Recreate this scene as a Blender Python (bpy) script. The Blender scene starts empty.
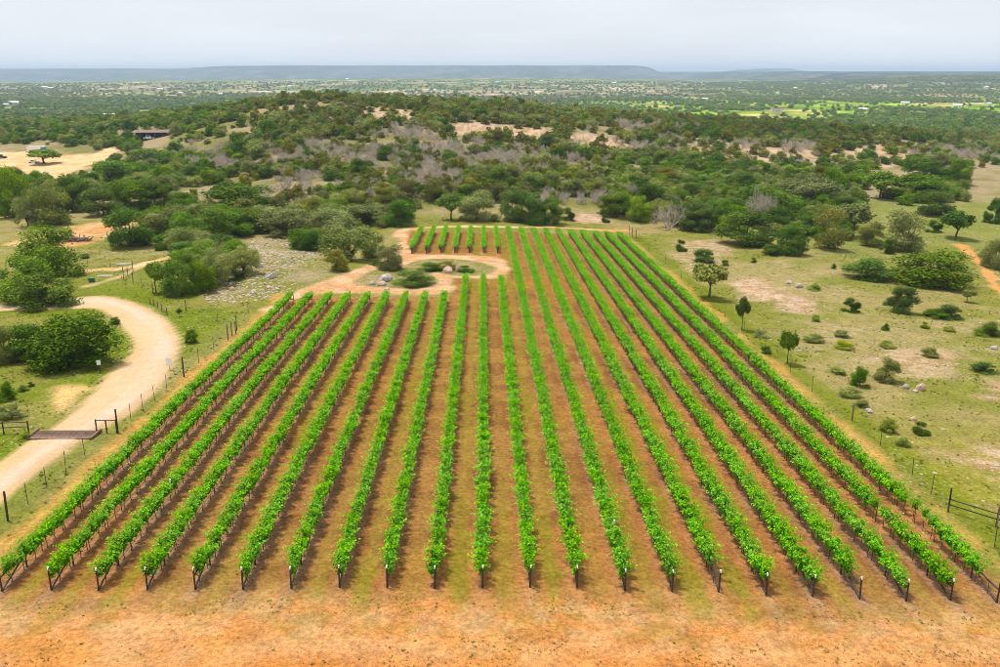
import bpy, math, random
import numpy as np
from mathutils import Vector, Matrix

# ------------------------------------------------------------------ camera, sky, sun, exposure
SC = bpy.context.scene
COL = SC.collection
CAM_Z = 31.2                      # metres above the near end of the vineyard
FPX = 900.0                       # focal length in photo pixels (photo 1000 wide)
PITCH = math.atan((333.5 - 72.0) / FPX)
YAW = math.radians(1.0)           # looking slightly right of the vine rows
cam_d = bpy.data.cameras.new('camera')
cam_d.sensor_width = 36.0
cam_d.lens = 36.0 * FPX / 1000.0
cam_d.clip_start = 0.5
cam_d.clip_end = 90000.0
cam = bpy.data.objects.new('camera', cam_d)
COL.objects.link(cam)
cam.location = (0, 0, CAM_Z)
cam.rotation_euler = (math.pi / 2 - PITCH, 0, -YAW)
SC.camera = cam

SUN_EL, SUN_AZ = math.radians(70), math.radians(-50)   # azimuth clockwise from +Y: sun high at the left, a little ahead
wd = bpy.data.worlds.new('World')
SC.world = wd
wd.use_nodes = True
wn, wl = wd.node_tree.nodes, wd.node_tree.links
wn.clear()
w_out = wn.new('ShaderNodeOutputWorld')
w_bg = wn.new('ShaderNodeBackground')
w_bg.inputs['Strength'].default_value = 0.10
w_sky = wn.new('ShaderNodeTexSky')
w_sky.sky_type = 'NISHITA'
w_sky.sun_disc = False
w_sky.sun_elevation = SUN_EL
w_sky.sun_rotation = SUN_AZ
w_sky.air_density = 1.0
w_sky.dust_density = 2.0
w_sky.ozone_density = 1.6
w_co = wn.new('ShaderNodeTexCoord')
w_map = wn.new('ShaderNodeMapping')
w_map.inputs['Scale'].default_value = (1.0, 1.0, 5.0)
w_no = wn.new('ShaderNodeTexNoise')
w_no.inputs['Scale'].default_value = 3.2
w_no.inputs['Detail'].default_value = 6.0
w_no.inputs['Roughness'].default_value = 0.55
w_rp = wn.new('ShaderNodeMapRange')
w_rp.inputs['From Min'].default_value = 0.35
w_rp.inputs['From Max'].default_value = 0.70
w_rp.inputs['To Min'].default_value = 0.80
w_rp.inputs['To Max'].default_value = 1.0
w_mx = wn.new('ShaderNodeMix')
w_mx.data_type = 'RGBA'
w_mx.inputs['B'].default_value = (7.2, 7.5, 7.95, 1)    # thin bright overcast
wl.new(w_co.outputs['Generated'], w_map.inputs['Vector'])
wl.new(w_map.outputs['Vector'], w_no.inputs['Vector'])
wl.new(w_no.outputs['Fac'], w_rp.inputs['Value'])
wl.new(w_rp.outputs['Result'], w_mx.inputs['Factor'])
wl.new(w_sky.outputs['Color'], w_mx.inputs['A'])
wl.new(w_mx.outputs['Result'], w_bg.inputs['Color'])
wl.new(w_bg.outputs['Background'], w_out.inputs['Surface'])

sun_d = bpy.data.lights.new('sun', 'SUN')
sun_d.energy = 3.7
sun_d.angle = math.radians(8)
sun_d.color = (1.0, 0.95, 0.87)
sun = bpy.data.objects.new('sun', sun_d)
COL.objects.link(sun)
sdir = Vector((math.sin(SUN_AZ) * math.cos(SUN_EL), math.cos(SUN_AZ) * math.cos(SUN_EL), math.sin(SUN_EL)))
sun.rotation_euler = (-sdir).to_track_quat('-Z', 'Y').to_euler()
sun.location = (0, 0, 200)

vs = SC.view_settings
vs.view_transform = 'Standard'
vs.look = 'None'
vs.gamma = 1.0
vs.use_curve_mapping = False
vs.exposure = 0.34
SC.render.engine = 'CYCLES'
cy = SC.cycles
cy.max_bounces = 4
cy.diffuse_bounces = 2
cy.glossy_bounces = 1
cy.transmission_bounces = 2
cy.volume_bounces = 0
cy.transparent_max_bounces = 4
cy.caustics_reflective = cy.caustics_refractive = False
cy.use_adaptive_sampling = True
cy.adaptive_threshold = 0.015
cy.use_denoising = True
cy.denoiser = 'OPENIMAGEDENOISE'
cy.denoising_prefilter = 'ACCURATE'
cy.pixel_filter_type = 'BLACKMAN_HARRIS'
cy.filter_width = 0.9

# ------------------------------------------------------------------ helpers
rng = np.random.default_rng(7)
random.seed(7)


def sstep(a, b, x):
    t = np.clip((x - a) / (b - a), 0, 1)
    return t * t * (3 - 2 * t)


def _h(ix, iy, s):
    n = (ix.astype(np.int64) * 374761393 + iy.astype(np.int64) * 668265263 + s * 982451653) & 0xffffffff
    n = ((n ^ (n >> 13)) * 1274126177) & 0xffffffff
    n = n ^ (n >> 16)
    return (n & 0xffffff) / float(0xffffff)


def vnoise(x, y, s=0):
    x = np.asarray(x, float); y = np.asarray(y, float)
    ix, iy = np.floor(x), np.floor(y)
    fx, fy = x - ix, y - iy
    fx = fx * fx * (3 - 2 * fx); fy = fy * fy * (3 - 2 * fy)
    a, b = _h(ix, iy, s), _h(ix + 1, iy, s)
    c, d = _h(ix, iy + 1, s), _h(ix + 1, iy + 1, s)
    return (a * (1 - fx) + b * fx) * (1 - fy) + (c * (1 - fx) + d * fx) * fy


def fbm(x, y, s=0, o=4):
    t, amp, tot = 0.0, 1.0, 0.0
    for k in range(o):
        t = t + amp * vnoise(x * 2 ** k + 17.3 * k, y * 2 ** k - 9.1 * k, s + k)
        tot += amp; amp *= 0.5
    return t / tot


def link(o, parent=None):
    COL.objects.link(o)
    if parent is not None:
        o.parent = parent
    return o


def mesh_of(name, verts, faces, mats, smooth=False, mat_idx=None):
    me = bpy.data.meshes.new(name)
    verts = np.asarray(verts, np.float32)
    if isinstance(faces, np.ndarray):
        n, k = faces.shape
        me.vertices.add(len(verts)); me.vertices.foreach_set('co', verts.ravel())
        me.loops.add(n * k); me.loops.foreach_set('vertex_index', faces.astype(np.int32).ravel())
        me.polygons.add(n)
        me.polygons.foreach_set('loop_start', np.arange(0, n * k, k, dtype=np.int32))
        me.polygons.foreach_set('loop_total', np.full(n, k, np.int32))
    else:
        me.from_pydata([tuple(v) for v in verts], [], faces)
    for m in (mats if isinstance(mats, (list, tuple)) else [mats]):
        me.materials.append(m)
    if mat_idx is not None:
        me.polygons.foreach_set('material_index', np.asarray(mat_idx, np.int32))
    if smooth:
        me.polygons.foreach_set('use_smooth', np.ones(len(me.polygons), bool))
    me.update(calc_edges=True)
    return me


def obj(name, me, parent=None, loc=(0, 0, 0), rot=(0, 0, 0), scale=(1, 1, 1)):
    o = bpy.data.objects.new(name, me)
    o.location, o.rotation_euler, o.scale = loc, rot, scale
    return link(o, parent)


def tag(o, label, cat, group=None, kind=None):
    o['label'] = label
    if cat:
        o['category'] = cat
    if group:
        o['group'] = group
    if kind:
        o['kind'] = kind
    return o


def empty(name, loc, rz=0.0, scale=(1, 1, 1)):
    return obj(name, None, None, loc, (0, 0, rz), scale)


class MB:
    """collects simple shapes and becomes one mesh"""
    def __init__(s):
        s.v, s.f = [], []

    def box(s, c, size, rz=0.0, bev=0.0):
        x, y, z = [k / 2 for k in size]
        b = len(s.v)
        ca, sa = math.cos(rz), math.sin(rz)
        for dz in (-z, z):
            for dx, dy in ((-x, -y), (x, -y), (x, y), (-x, y)):
                s.v.append((c[0] + dx * ca - dy * sa, c[1] + dx * sa + dy * ca, c[2] + dz))
        s.f += [(b + 3, b + 2, b + 1, b), (b + 4, b + 5, b + 6, b + 7)]
        for k in range(4):
            j = (k + 1) % 4
            s.f.append((b + k, b + j, b + 4 + j, b + 4 + k))
        return s

    def tube(s, p, q, r0, r1=None, n=6, cap=True):
        r1 = r0 if r1 is None else r1
        p, q = Vector(p), Vector(q)
        d = (q - p)
        if d.length < 1e-6:
            return s
        d.normalize()
        a = d.orthogonal().normalized(); c = d.cross(a)
        b = len(s.v)
        for o, r in ((p, r0), (q, r1)):
            for k in range(n):
                t = 2 * math.pi * k / n
                s.v.append(tuple(o + a * (math.cos(t) * r) + c * (math.sin(t) * r)))
        for k in range(n):
            j = (k + 1) % n
            s.f.append((b + k, b + j, b + n + j, b + n + k))
        if cap:
            s.f.append(tuple(b + n + k for k in range(n)))
            s.f.append(tuple(b + n - 1 - k for k in range(n)))
        return s

    def prism(s, poly, p0, p1, n0):
        return s

    def faces(s, v, f):
        b = len(s.v)
        s.v += v
        s.f += [tuple(b + k for k in q) for q in f]
        return s

    def mesh(s, name, mat, smooth=False):
        return mesh_of(name, s.v, s.f, mat, smooth)


# ------------------------------------------------------------------ materials
def node_mat(name):
    m = bpy.data.materials.new(name)
    m.use_nodes = True
    nt = m.node_tree
    b = nt.nodes.get('Principled BSDF')
    return m, nt.nodes, nt.links, b


def plain(name, col, rough=0.6, metal=0.0, var=0.15, scale=3.0, obj_co=True):
    m, n, l, b = node_mat(name)
    b.inputs['Roughness'].default_value = rough
    b.inputs['Metallic'].default_value = metal
    tc = n.new('ShaderNodeTexCoord')
    no = n.new('ShaderNodeTexNoise'); no.inputs['Scale'].default_value = scale; no.inputs['Detail'].default_value = 5
    mr = n.new('ShaderNodeMapRange')
    mr.inputs['From Min'].default_value = 0.3; mr.inputs['From Max'].default_value = 0.7
    mr.inputs['To Min'].default_value = 1 - var; mr.inputs['To Max'].default_value = 1 + var
    mx = n.new('ShaderNodeMix'); mx.data_type = 'RGBA'; mx.blend_type = 'MULTIPLY'; mx.inputs['Factor'].default_value = 1
    mx.inputs['A'].default_value = (*col, 1)
    l.new(tc.outputs['Object'], no.inputs['Vector']); l.new(no.outputs['Fac'], mr.inputs['Value'])
    l.new(mr.outputs['Result'], mx.inputs['B']); l.new(mx.outputs['Result'], b.inputs['Base Color'])
    return m


def leaf_mat(name, dark, light, odd=None, trans=0.25, var=0.3, rough=0.55):
    """foliage: per-leaf tone (attribute), per-plant variation, some light through the leaf"""
    m, n, l, b = node_mat(name)
    at_ = n.new('ShaderNodeAttribute'); at_.attribute_name = 'tone'
    oi = n.new('ShaderNodeObjectInfo')
    mx = n.new('ShaderNodeMix'); mx.data_type = 'RGBA'
    mx.inputs['A'].default_value = (*dark, 1); mx.inputs['B'].default_value = (*light, 1)
    l.new(at_.outputs['Fac'], mx.inputs['Factor'])
    hs = n.new('ShaderNodeHueSaturation')
    r1 = n.new('ShaderNodeMapRange'); r1.inputs['To Min'].default_value = 1 - var; r1.inputs['To Max'].default_value = 1 + var
    l.new(oi.outputs['Random'], r1.inputs['Value'])
    m7 = n.new('ShaderNodeMath'); m7.operation = 'MULTIPLY'; m7.inputs[1].default_value = 7.13
    fr = n.new('ShaderNodeMath'); fr.operation = 'FRACT'
    l.new(oi.outputs['Random'], m7.inputs[0]); l.new(m7.outputs[0], fr.inputs[0])
    r2 = n.new('ShaderNodeMapRange'); r2.inputs['To Min'].default_value = 0.5 - 0.06 * var; r2.inputs['To Max'].default_value = 0.5 + 0.06 * var
    l.new(fr.outputs[0], r2.inputs['Value'])
    m13 = n.new('ShaderNodeMath'); m13.operation = 'MULTIPLY'; m13.inputs[1].default_value = 13.7
    fr2 = n.new('ShaderNodeMath'); fr2.operation = 'FRACT'
    l.new(oi.outputs['Random'], m13.inputs[0]); l.new(m13.outputs[0], fr2.inputs[0])
    r3 = n.new('ShaderNodeMapRange'); r3.inputs['To Min'].default_value = 1 - 0.6 * var; r3.inputs['To Max'].default_value = 1 + 0.3 * var
    l.new(fr2.outputs[0], r3.inputs['Value'])
    l.new(r2.outputs['Result'], hs.inputs['Hue']); l.new(r3.outputs['Result'], hs.inputs['Saturation'])
    l.new(r1.outputs['Result'], hs.inputs['Value']); l.new(mx.outputs['Result'], hs.inputs['Color'])
    l.new(hs.outputs['Color'], b.inputs['Base Color'])
    b.inputs['Roughness'].default_value = rough
    b.inputs['Specular IOR Level'].default_value = 0.06
    tr = n.new('ShaderNodeBsdfTranslucent')
    l.new(hs.outputs['Color'], tr.inputs['Color'])
    ms = n.new('ShaderNodeMixShader'); ms.inputs['Fac'].default_value = trans
    out = n.get('Material Output')
    l.new(b.outputs['BSDF'], ms.inputs[1]); l.new(tr.outputs['BSDF'], ms.inputs[2]); l.new(ms.outputs['Shader'], out.inputs['Surface'])
    return m


def terrain_mat():
    m, n, l, b = node_mat('terrain_soil_and_grass')
    b.inputs['Roughness'].default_value = 0.95
    b.inputs['Specular IOR Level'].default_value = 0.0
    geo = n.new('ShaderNodeNewGeometry')
    ca = n.new('ShaderNodeAttribute'); ca.attribute_name = 'Col'
    ga = n.new('ShaderNodeAttribute'); ga.attribute_name = 'grassy'
    sa = n.new('ShaderNodeAttribute'); sa.attribute_name = 'stony'

    def noise(scale, detail=4, rough=0.6):
        q = n.new('ShaderNodeTexNoise'); q.inputs['Scale'].default_value = scale
        q.inputs['Detail'].default_value = detail; q.inputs['Roughness'].default_value = rough
        l.new(geo.outputs['Position'], q.inputs['Vector'])
        return q

    def rng_(src, a, c, lo, hi):
        q = n.new('ShaderNodeMapRange')
        q.inputs['From Min'].default_value = a; q.inputs['From Max'].default_value = c
        q.inputs['To Min'].default_value = lo; q.inputs['To Max'].default_value = hi
        l.new(src, q.inputs['Value'])
        return q.outputs['Result']

    def mul(a, c):
        q = n.new('ShaderNodeMath'); q.operation = 'MULTIPLY'
        l.new(a, q.inputs[0]); l.new(c, q.inputs[1])
        return q.outputs[0]

    def mix(fac, A, B, mode='MIX'):
        q = n.new('ShaderNodeMix'); q.data_type = 'RGBA'; q.blend_type = mode
        if hasattr(fac, 'links'):
            l.new(fac, q.inputs['Factor'])
        else:
            q.inputs['Factor'].default_value = fac
        for s, k in ((A, 'A'), (B, 'B')):
            if isinstance(s, tuple):
                q.inputs[k].default_value = (*s, 1)
            else:
                l.new(s, q.inputs[k])
        return q.outputs['Result']

    sm = n.new('ShaderNodeAttribute'); sm.attribute_name = 'smooth'
    n1 = noise(0.55, 5); n2 = noise(3.1, 5, 0.7); n3 = noise(11.0, 3, 0.7); n4 = noise(1.6, 4, 0.7)
    c = mix(1.0, ca.outputs['Color'], rng_(n1.outputs['Fac'], 0.3, 0.7, 0.80, 1.20), 'MULTIPLY')
    c = mix(1.0, c, rng_(n2.outputs['Fac'], 0.30, 0.70, 0.58, 1.42), 'MULTIPLY')
    c = mix(1.0, c, rng_(n3.outputs['Fac'], 0.30, 0.70, 0.66, 1.34), 'MULTIPLY')
    c = mix(rng_(sm.outputs['Fac'], 0, 1, 0, 0.72), c, ca.outputs['Color'])
    fa_ = n.new('ShaderNodeAttribute'); fa_.attribute_name = 'far'
    nf = noise(0.018, 6, 0.75); nf2 = noise(0.0045, 5, 0.65)
    cf = mix(1.0, c, rng_(nf.outputs['Fac'], 0.35, 0.65, 0.35, 1.75), 'MULTIPLY')
    cf = mix(1.0, cf, rng_(nf2.outputs['Fac'], 0.35, 0.65, 0.65, 1.40), 'MULTIPLY')
    c = mix(fa_.outputs['Fac'], c, cf)
    # tufts: green and straw flecks where the ground is grassy
    gf = mul(rng_(n3.outputs['Fac'], 0.48, 0.60, 0, 0.9), ga.outputs['Fac'])
    c = mix(gf, c, (0.105, 0.115, 0.014))
    sf = mul(rng_(n2.outputs['Fac'], 0.58, 0.70, 0, 0.5), ga.outputs['Fac'])
    c = mix(sf, c, (0.30, 0.25, 0.12))
    # pebbles and stones
    vo = n.new('ShaderNodeTexVoronoi'); vo.inputs['Scale'].default_value = 1.7
    l.new(geo.outputs['Position'], vo.inputs['Vector'])
    st = mul(mul(rng_(vo.outputs['Distance'], 0.22, 0.34, 1, 0), rng_(n4.outputs['Fac'], 0.44, 0.52, 0, 1)), sa.outputs['Fac'])
    c = mix(st, c, (0.62, 0.52, 0.43))
    l.new(c, b.inputs['Base Color'])
    bp = n.new('ShaderNodeBump'); bp.inputs['Strength'].default_value = 0.6; bp.inputs['Distance'].default_value = 0.12
    ad = n.new('ShaderNodeMath'); ad.operation = 'ADD'
    l.new(n2.outputs['Fac'], ad.inputs[0]); l.new(n3.outputs['Fac'], ad.inputs[1])
    l.new(ad.outputs[0], bp.inputs['Height']); l.new(bp.outputs['Normal'], b.inputs['Normal'])
    return m


M = {}
M['terrain'] = terrain_mat()
M['vine'] = leaf_mat('vine_leaves', (0.035, 0.23, 0.000), (0.33, 0.72, 0.000), trans=0.40, var=0.10)
M['oak'] = leaf_mat('oak_leaves', (0.026, 0.078, 0.000), (0.150, 0.255, 0.003), var=0.26)
M['bright'] = leaf_mat('bright_oak_leaves', (0.048, 0.135, 0.000), (0.235, 0.365, 0.003), var=0.22)
M['juniper'] = leaf_mat('juniper_leaves', (0.078, 0.105, 0.006), (0.33, 0.325, 0.036), var=0.28, trans=0.2)
M['grey'] = leaf_mat('live_oak_grey_leaves', (0.105, 0.140, 0.020), (0.37, 0.405, 0.095), var=0.22)
M['lime'] = leaf_mat('lime_shrub_leaves', (0.15, 0.23, 0.01), (0.38, 0.44, 0.04), var=0.2)
M['weed'] = leaf_mat('weed_blades', (0.085, 0.105, 0.008), (0.25, 0.20, 0.04), var=0.3)
M['bare'] = plain('grey_twigs', (0.50, 0.43, 0.34), 0.9, var=0.3, scale=2.0)
M['bark'] = plain('oak_bark', (0.115, 0.085, 0.062), 0.95, var=0.3, scale=6.0)
M['vinebark'] = plain('vine_bark', (0.15, 0.105, 0.075), 0.95, var=0.3, scale=9.0)
M['pipe'] = plain('dark_rusted_pipe', (0.055, 0.036, 0.028), 0.65, 0.2, var=0.35, scale=8.0)
M['steel'] = plain('weathered_steel_post', (0.075, 0.058, 0.048), 0.6, 0.3, var=0.3, scale=9.0)
M['wire'] = plain('wire_and_hose', (0.10, 0.085, 0.075), 0.5, 0.4)
M['white'] = plain('white_paint', (0.80, 0.80, 0.78), 0.4, var=0.05)
M['rock'] = plain('granite', (0.38, 0.335, 0.295), 0.9, var=0.35, scale=2.5)
M['pinkrock'] = plain('pink_granite', (0.50, 0.33, 0.26), 0.9, var=0.3, scale=2.5)
M['rust'] = plain('rusty_bar', (0.26, 0.165, 0.115), 0.8, 0.1, var=0.35, scale=4.0)
M['wood'] = plain('weathered_wood', (0.17, 0.10, 0.065), 0.85, var=0.35, scale=5.0)
M['brownroof'] = plain('brown_metal_roof', (0.16, 0.085, 0.055), 0.5, 0.2, var=0.2, scale=0.6)
M['whiteroof'] = plain('white_metal_roof', (0.72, 0.74, 0.76), 0.4, 0.0, var=0.08, scale=0.6)
M['greyroof'] = plain('grey_metal_roof', (0.42, 0.45, 0.48), 0.4, 0.2, var=0.1, scale=0.6)
M['cream'] = plain('cream_wall', (0.62, 0.55, 0.45), 0.8, var=0.1)
M['concrete'] = plain('weathered_concrete', (0.27, 0.24, 0.20), 0.9, var=0.2)
M['darkglass'] = plain('dark_window_glass', (0.03, 0.035, 0.04), 0.15, 0.0, var=0.1)
M['blue'] = plain('blue_paint', (0.07, 0.22, 0.38), 0.4, var=0.1)
M['teal'] = plain('teal_paint', (0.02, 0.13, 0.11), 0.5, var=0.1)
M['black'] = plain('black_rubber', (0.02, 0.02, 0.022), 0.7, var=0.2)
M['darkpaint'] = plain('dark_car_paint', (0.02, 0.022, 0.028), 0.25, var=0.1)

# ------------------------------------------------------------------ the lie of the land
ROW_X = [2.77 + 3.0 * (k - 11) for k in range(22)]
Y_NEAR, Y_SHORT, Y_MID, Y_UP, Y_FAR = 50.0, 138.5, 153.0, 185.5, 219.0


def softplus(x, w):
    return w * np.log1p(np.exp(np.clip(x / w, -40, 40)))


def field_plane(x, y):          # height relative to the camera
    return -31.2 - 0.038 * (y - 50) - 0.055 * softplus(x - 4, 3.0)


def ray(px, py):
    a, b = (px - 500) / FPX, (py - 333.5) / FPX
    cp, sp = math.cos(PITCH), math.sin(PITCH)
    f, u = cp - b * sp, -(sp + b * cp)
    cyw, syw = math.cos(YAW), math.sin(YAW)
    return (a * cyw + f * syw, -a * syw + f * cyw, u)


def pin(px, py, Y):             # a point seen at this pixel, at distance Y
    d = ray(px, py); k = Y / d[1]
    return (d[0] * k, Y, d[2] * k)


CP = []
for yy in (-150, -40, 20, 60, 100, 140, 180, 215, 235):
    for xx in (-33, -12, 5, 20, 38):
        CP.append((xx, yy, float(field_plane(xx, yy))))
for xx, yy, dz in ((-70, -60, 0), (-65, 60, -0.4), (-62, 105, -0.5), (-70, 150, -0.6), (-110, 90, -1.5), (-120, 170, -1.5), (-220, 60, -4), (-300, -150, -4),
                   (70, 60, -0.3), (70, 120, 0), (75, 170, 0.4), (120, 60, -1), (140, 130, -0.5), (260, 40, -2), (320, -150, 2), (0, -350, 0)):
    CP.append((xx, yy, float(field_plane(xx, yy)) + dz))
for px, py, Y in ((50, 165, 430), (0, 165, 430), (110, 150, 470), (100, 222, 228), (20, 222, 228), (180, 200, 275), (270, 258, 168), (300, 205, 262),
                  (300, 152, 370), (300, 124, 450), (300, 104, 520), (250, 106, 560), (400, 180, 300), (400, 108, 520), (450, 132, 430), (500, 114, 500), (600, 121, 520),
                  (600, 152, 400), (600, 190, 292), (520, 200, 268), (700, 130, 540), (750, 152, 430), (830, 158, 430), (850, 133, 560), (1000, 147, 560),
                  (950, 172, 400), (900, 202, 300), (760, 200, 292), (900, 242, 222), (1000, 282, 178), (700, 226, 238), (1150, 200, 310), (1150, 160, 560),
                  (200, 112, 620), (200, 152, 420), (0, 128, 800), (60, 128, 800), (130, 124, 760), (0, 112, 1150), (110, 111, 1100), (-150, 150, 520), (-150, 120, 900), (-150, 230, 240),
                  (300, 118, 1150), (450, 128, 1100), (600, 131, 1000), (750, 130, 1000), (950, 130, 1050), (1150, 135, 1000), (1000, 122, 1300), (700, 121, 1250), (450, 118, 1350), (200, 113, 1400)):
    CP.append(pin(px, py, Y))
CP = np.array(CP)
_K = len(CP)


def _phi(r2):
    return 0.5 * r2 * np.log(r2 + 1e-6)


_S = 200.0
_P = CP[:, :2] / _S
_A = np.zeros((_K + 3, _K + 3))
_A[:_K, :_K] = _phi(((_P[:, None, :] - _P[None, :, :]) ** 2).sum(-1)) + np.eye(_K) * 2e-4
_A[:_K, _K] = 1; _A[:_K, _K + 1:] = _P
_A[_K, :_K] = 1; _A[_K + 1:, :_K] = _P.T
_W = np.linalg.solve(_A, np.concatenate([CP[:, 2], np.zeros(3)]))


def far_land(x, y):
    """country beyond the hill, heights relative to the camera"""
    y = np.maximum(y, 1.0)
    z = -66 - 6 * sstep(1300, 2400, y) + 30 * sstep(2600, 6500, y) * sstep(4200, 0, np.abs(x + 300 - 0.02 * y)) - 24 * sstep(6500, 9800, y)
    z = z + 9 * (fbm(x / 700, y / 900, 31, 4) - 0.5) * sstep(1200, 2500, y)
    # long flat-topped ridge, ending in a bluff at the right
    rid = sstep(10300, 12600, y + 2600 * (fbm(x / 700, y / 9000, 41, 4) - 0.5))
    end = sstep(2650, 2150, x)
    z = np.where(y > 8000, z * (1 - rid * end) + rid * end * (42 + 42 * sstep(-4500, -3400, x) + 22 * (fbm(x / 800, y / 2500, 43, 4) - 0.5)), z)
    # low plateau on the right
    pl = sstep(4600, 8200, y - 700 * (fbm(x / 1500, y * 0, 47, 3) - 0.5)) * sstep(1000, 3000, x + 0.05 * y)
    z = np.where(end < 1, z * (1 - pl * (1 - end)) + pl * (1 - end) * (4 + 8 * (fbm(x / 1500, y / 2500, 49, 3) - 0.5)), z)
    # wooded hill coming in from the right
    hr = sstep(1100, 2700, x - 0.08 * (y - 3500)) * sstep(2100, 4300, y)
    z = z + hr * 44 * (1 - pl)
    # distant butte
    bx = (x - 5230 + 280) / 560.0
    z = z + 62 * sstep(1.25, 0.6, np.sqrt(bx ** 2 + ((y - 16500) / 900.0) ** 2)) * (0.75 + 0.25 * sstep(-0.2, 0.5, bx))
    return z


def height(x, y):
    """absolute ground height"""
    x = np.atleast_1d(np.asarray(x, float)); y = np.atleast_1d(np.asarray(y, float))
    out = np.empty(len(x))
    for i in range(0, len(x), 20000):
        xs, ys = x[i:i + 20000], y[i:i + 20000]
        R = np.sqrt(xs ** 2 + ys ** 2)
        w = sstep(950, 1400, R)
        z = np.zeros(len(xs))
        nr = w < 1
        if nr.any():
            P = np.stack([xs[nr], ys[nr]], 1) / _S
            r2 = ((P[:, None, :] - _P[None, :, :]) ** 2).sum(-1)
            zn = _phi(r2) @ _W[:_K] + _W[_K] + P @ _W[_K + 1:]
            z[nr] = np.clip(zn, -72, 20)
        zf = far_land(xs, ys)
        zf = np.where(ys < 200, -50 + (-16) * sstep(-400, 200, ys), zf)
        # field stays even; rough pasture is lumpy
        inside = sstep(-36, -31, xs) * sstep(38, 34, xs) * sstep(30, 46, ys) * sstep(226, 216, ys)
        mic = (fbm(xs / 9.0, ys / 9.0, 3, 3) - 0.5) * 0.5
        big = (fbm(xs / 45.0, ys / 45.0, 5, 3) - 0.5) * 3.0 * sstep(235, 330, ys)
        z = z * (1 - w) + zf * w + (mic * (1 - 0.85 * inside) + big) * (1 - w) + CAM_Z
        out[i:i + 20000] = z
    return out


def h1(x, y):
    return float(height(x, y)[0])


def at(px, py):
    """where the ray of a photo pixel meets the ground"""
    d = np.array(ray(px, py))
    t = np.concatenate([np.arange(25, 320, 1.5), np.geomspace(320, 9000, 500)])
    zz = CAM_Z + d[2] * t - height(d[0] * t, d[1] * t)
    k = int(np.argmax(zz < 0)) if (zz < 0).any() else len(t) - 1
    a, b = t[max(k - 1, 0)], t[k]
    for _ in range(3):
        s = np.linspace(a, b, 12)
        zz = CAM_Z + d[2] * s - height(d[0] * s, d[1] * s)
        j = int(np.argmax(zz < 0)) if (zz < 0).any() else 11
        a, b = s[max(j - 1, 0)], s[j]
    t = (a + b) / 2
    return (d[0] * t, d[1] * t, h1(d[0] * t, d[1] * t))


_cp, _sp = math.cos(PITCH), math.sin(PITCH)
_cy, _sy = math.cos(YAW), math.sin(YAW)


def project(x, y, z):
    xc = x * _cy - y * _sy
    yc = x * _sy + y * _cy
    zc = z - CAM_Z
    dep = yc * _cp - zc * _sp
    v = -(yc * _sp + zc * _cp)
    dep = np.maximum(dep, 1e-3)
    return 500 + FPX * xc / dep, 333.5 + FPX * v / dep, dep


# ------------------------------------------------------------------ outlines of tracks, road and bare patches (world metres)
def W2(pts):
    return np.array([at(px, py)[:2] for px, py in pts])


def resample(p, step):
    p = np.asarray(p, float)
    # Catmull-Rom smoothing, then even steps
    q = []
    P = np.vstack([2 * p[0] - p[1], p, 2 * p[-1] - p[-2]])
    for k in range(1, len(P) - 2):
        for t in np.linspace(0, 1, 8, endpoint=False):
            a, b, c, d = P[k - 1], P[k], P[k + 1], P[k + 2]
            q.append(0.5 * (2 * b + (c - a) * t + (2 * a - 5 * b + 4 * c - d) * t * t + (3 * b - a - 3 * c + d) * t ** 3))
    q.append(p[-1])
    q = np.array(q)
    s = np.concatenate([[0], np.cumsum(np.hypot(*np.diff(q, axis=0).T))])
    n = max(2, int(s[-1] / step) + 1)
    u = np.linspace(0, s[-1], n)
    return np.stack([np.interp(u, s, q[:, 0]), np.interp(u, s, q[:, 1])], 1)


def sd_poly(x, y, poly):
    """signed distance, positive inside"""
    x = np.asarray(x, float); y = np.asarray(y, float)
    out = np.full(x.shape, -1e3)
    lo, hi = poly.min(0) - 12, poly.max(0) + 12
    sel = (x > lo[0]) & (x < hi[0]) & (y > lo[1]) & (y < hi[1])
    if not sel.any():
        return out
    xs, ys = x[sel], y[sel]
    d = np.full(xs.shape, 1e9); ins = np.zeros(xs.shape, bool)
    n = len(poly)
    for k in range(n):
        a, b = poly[k], poly[(k + 1) % n]
        e = b - a
        t = np.clip(((xs - a[0]) * e[0] + (ys - a[1]) * e[1]) / (e @ e + 1e-12), 0, 1)
        d = np.minimum(d, np.hypot(xs - a[0] - t * e[0], ys - a[1] - t * e[1]))
        c = (a[1] > ys) != (b[1] > ys)
        if abs(e[1]) > 1e-12:
            ins ^= c & (xs < e[0] * (ys - a[1]) / e[1] + a[0])
    out[sel] = np.where(ins, d, -d)
    return out


def sd_line(x, y, line, width):
    x = np.asarray(x, float); y = np.asarray(y, float)
    out = np.full(x.shape, -1e3)
    lo, hi = line.min(0) - width - 10, line.max(0) + width + 10
    sel = (x > lo[0]) & (x < hi[0]) & (y > lo[1]) & (y < hi[1])
    if not sel.any():
        return out
    xs, ys = x[sel], y[sel]
    d = np.full(xs.shape, 1e9)
    for k in range(len(line) - 1):
        a, b = line[k], line[k + 1]
        e = b - a
        t = np.clip(((xs - a[0]) * e[0] + (ys - a[1]) * e[1]) / (e @ e + 1e-12), 0, 1)
        d = np.minimum(d, np.hypot(xs - a[0] - t * e[0], ys - a[1] - t * e[1]))
    out[sel] = width / 2 - d
    return out


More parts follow.
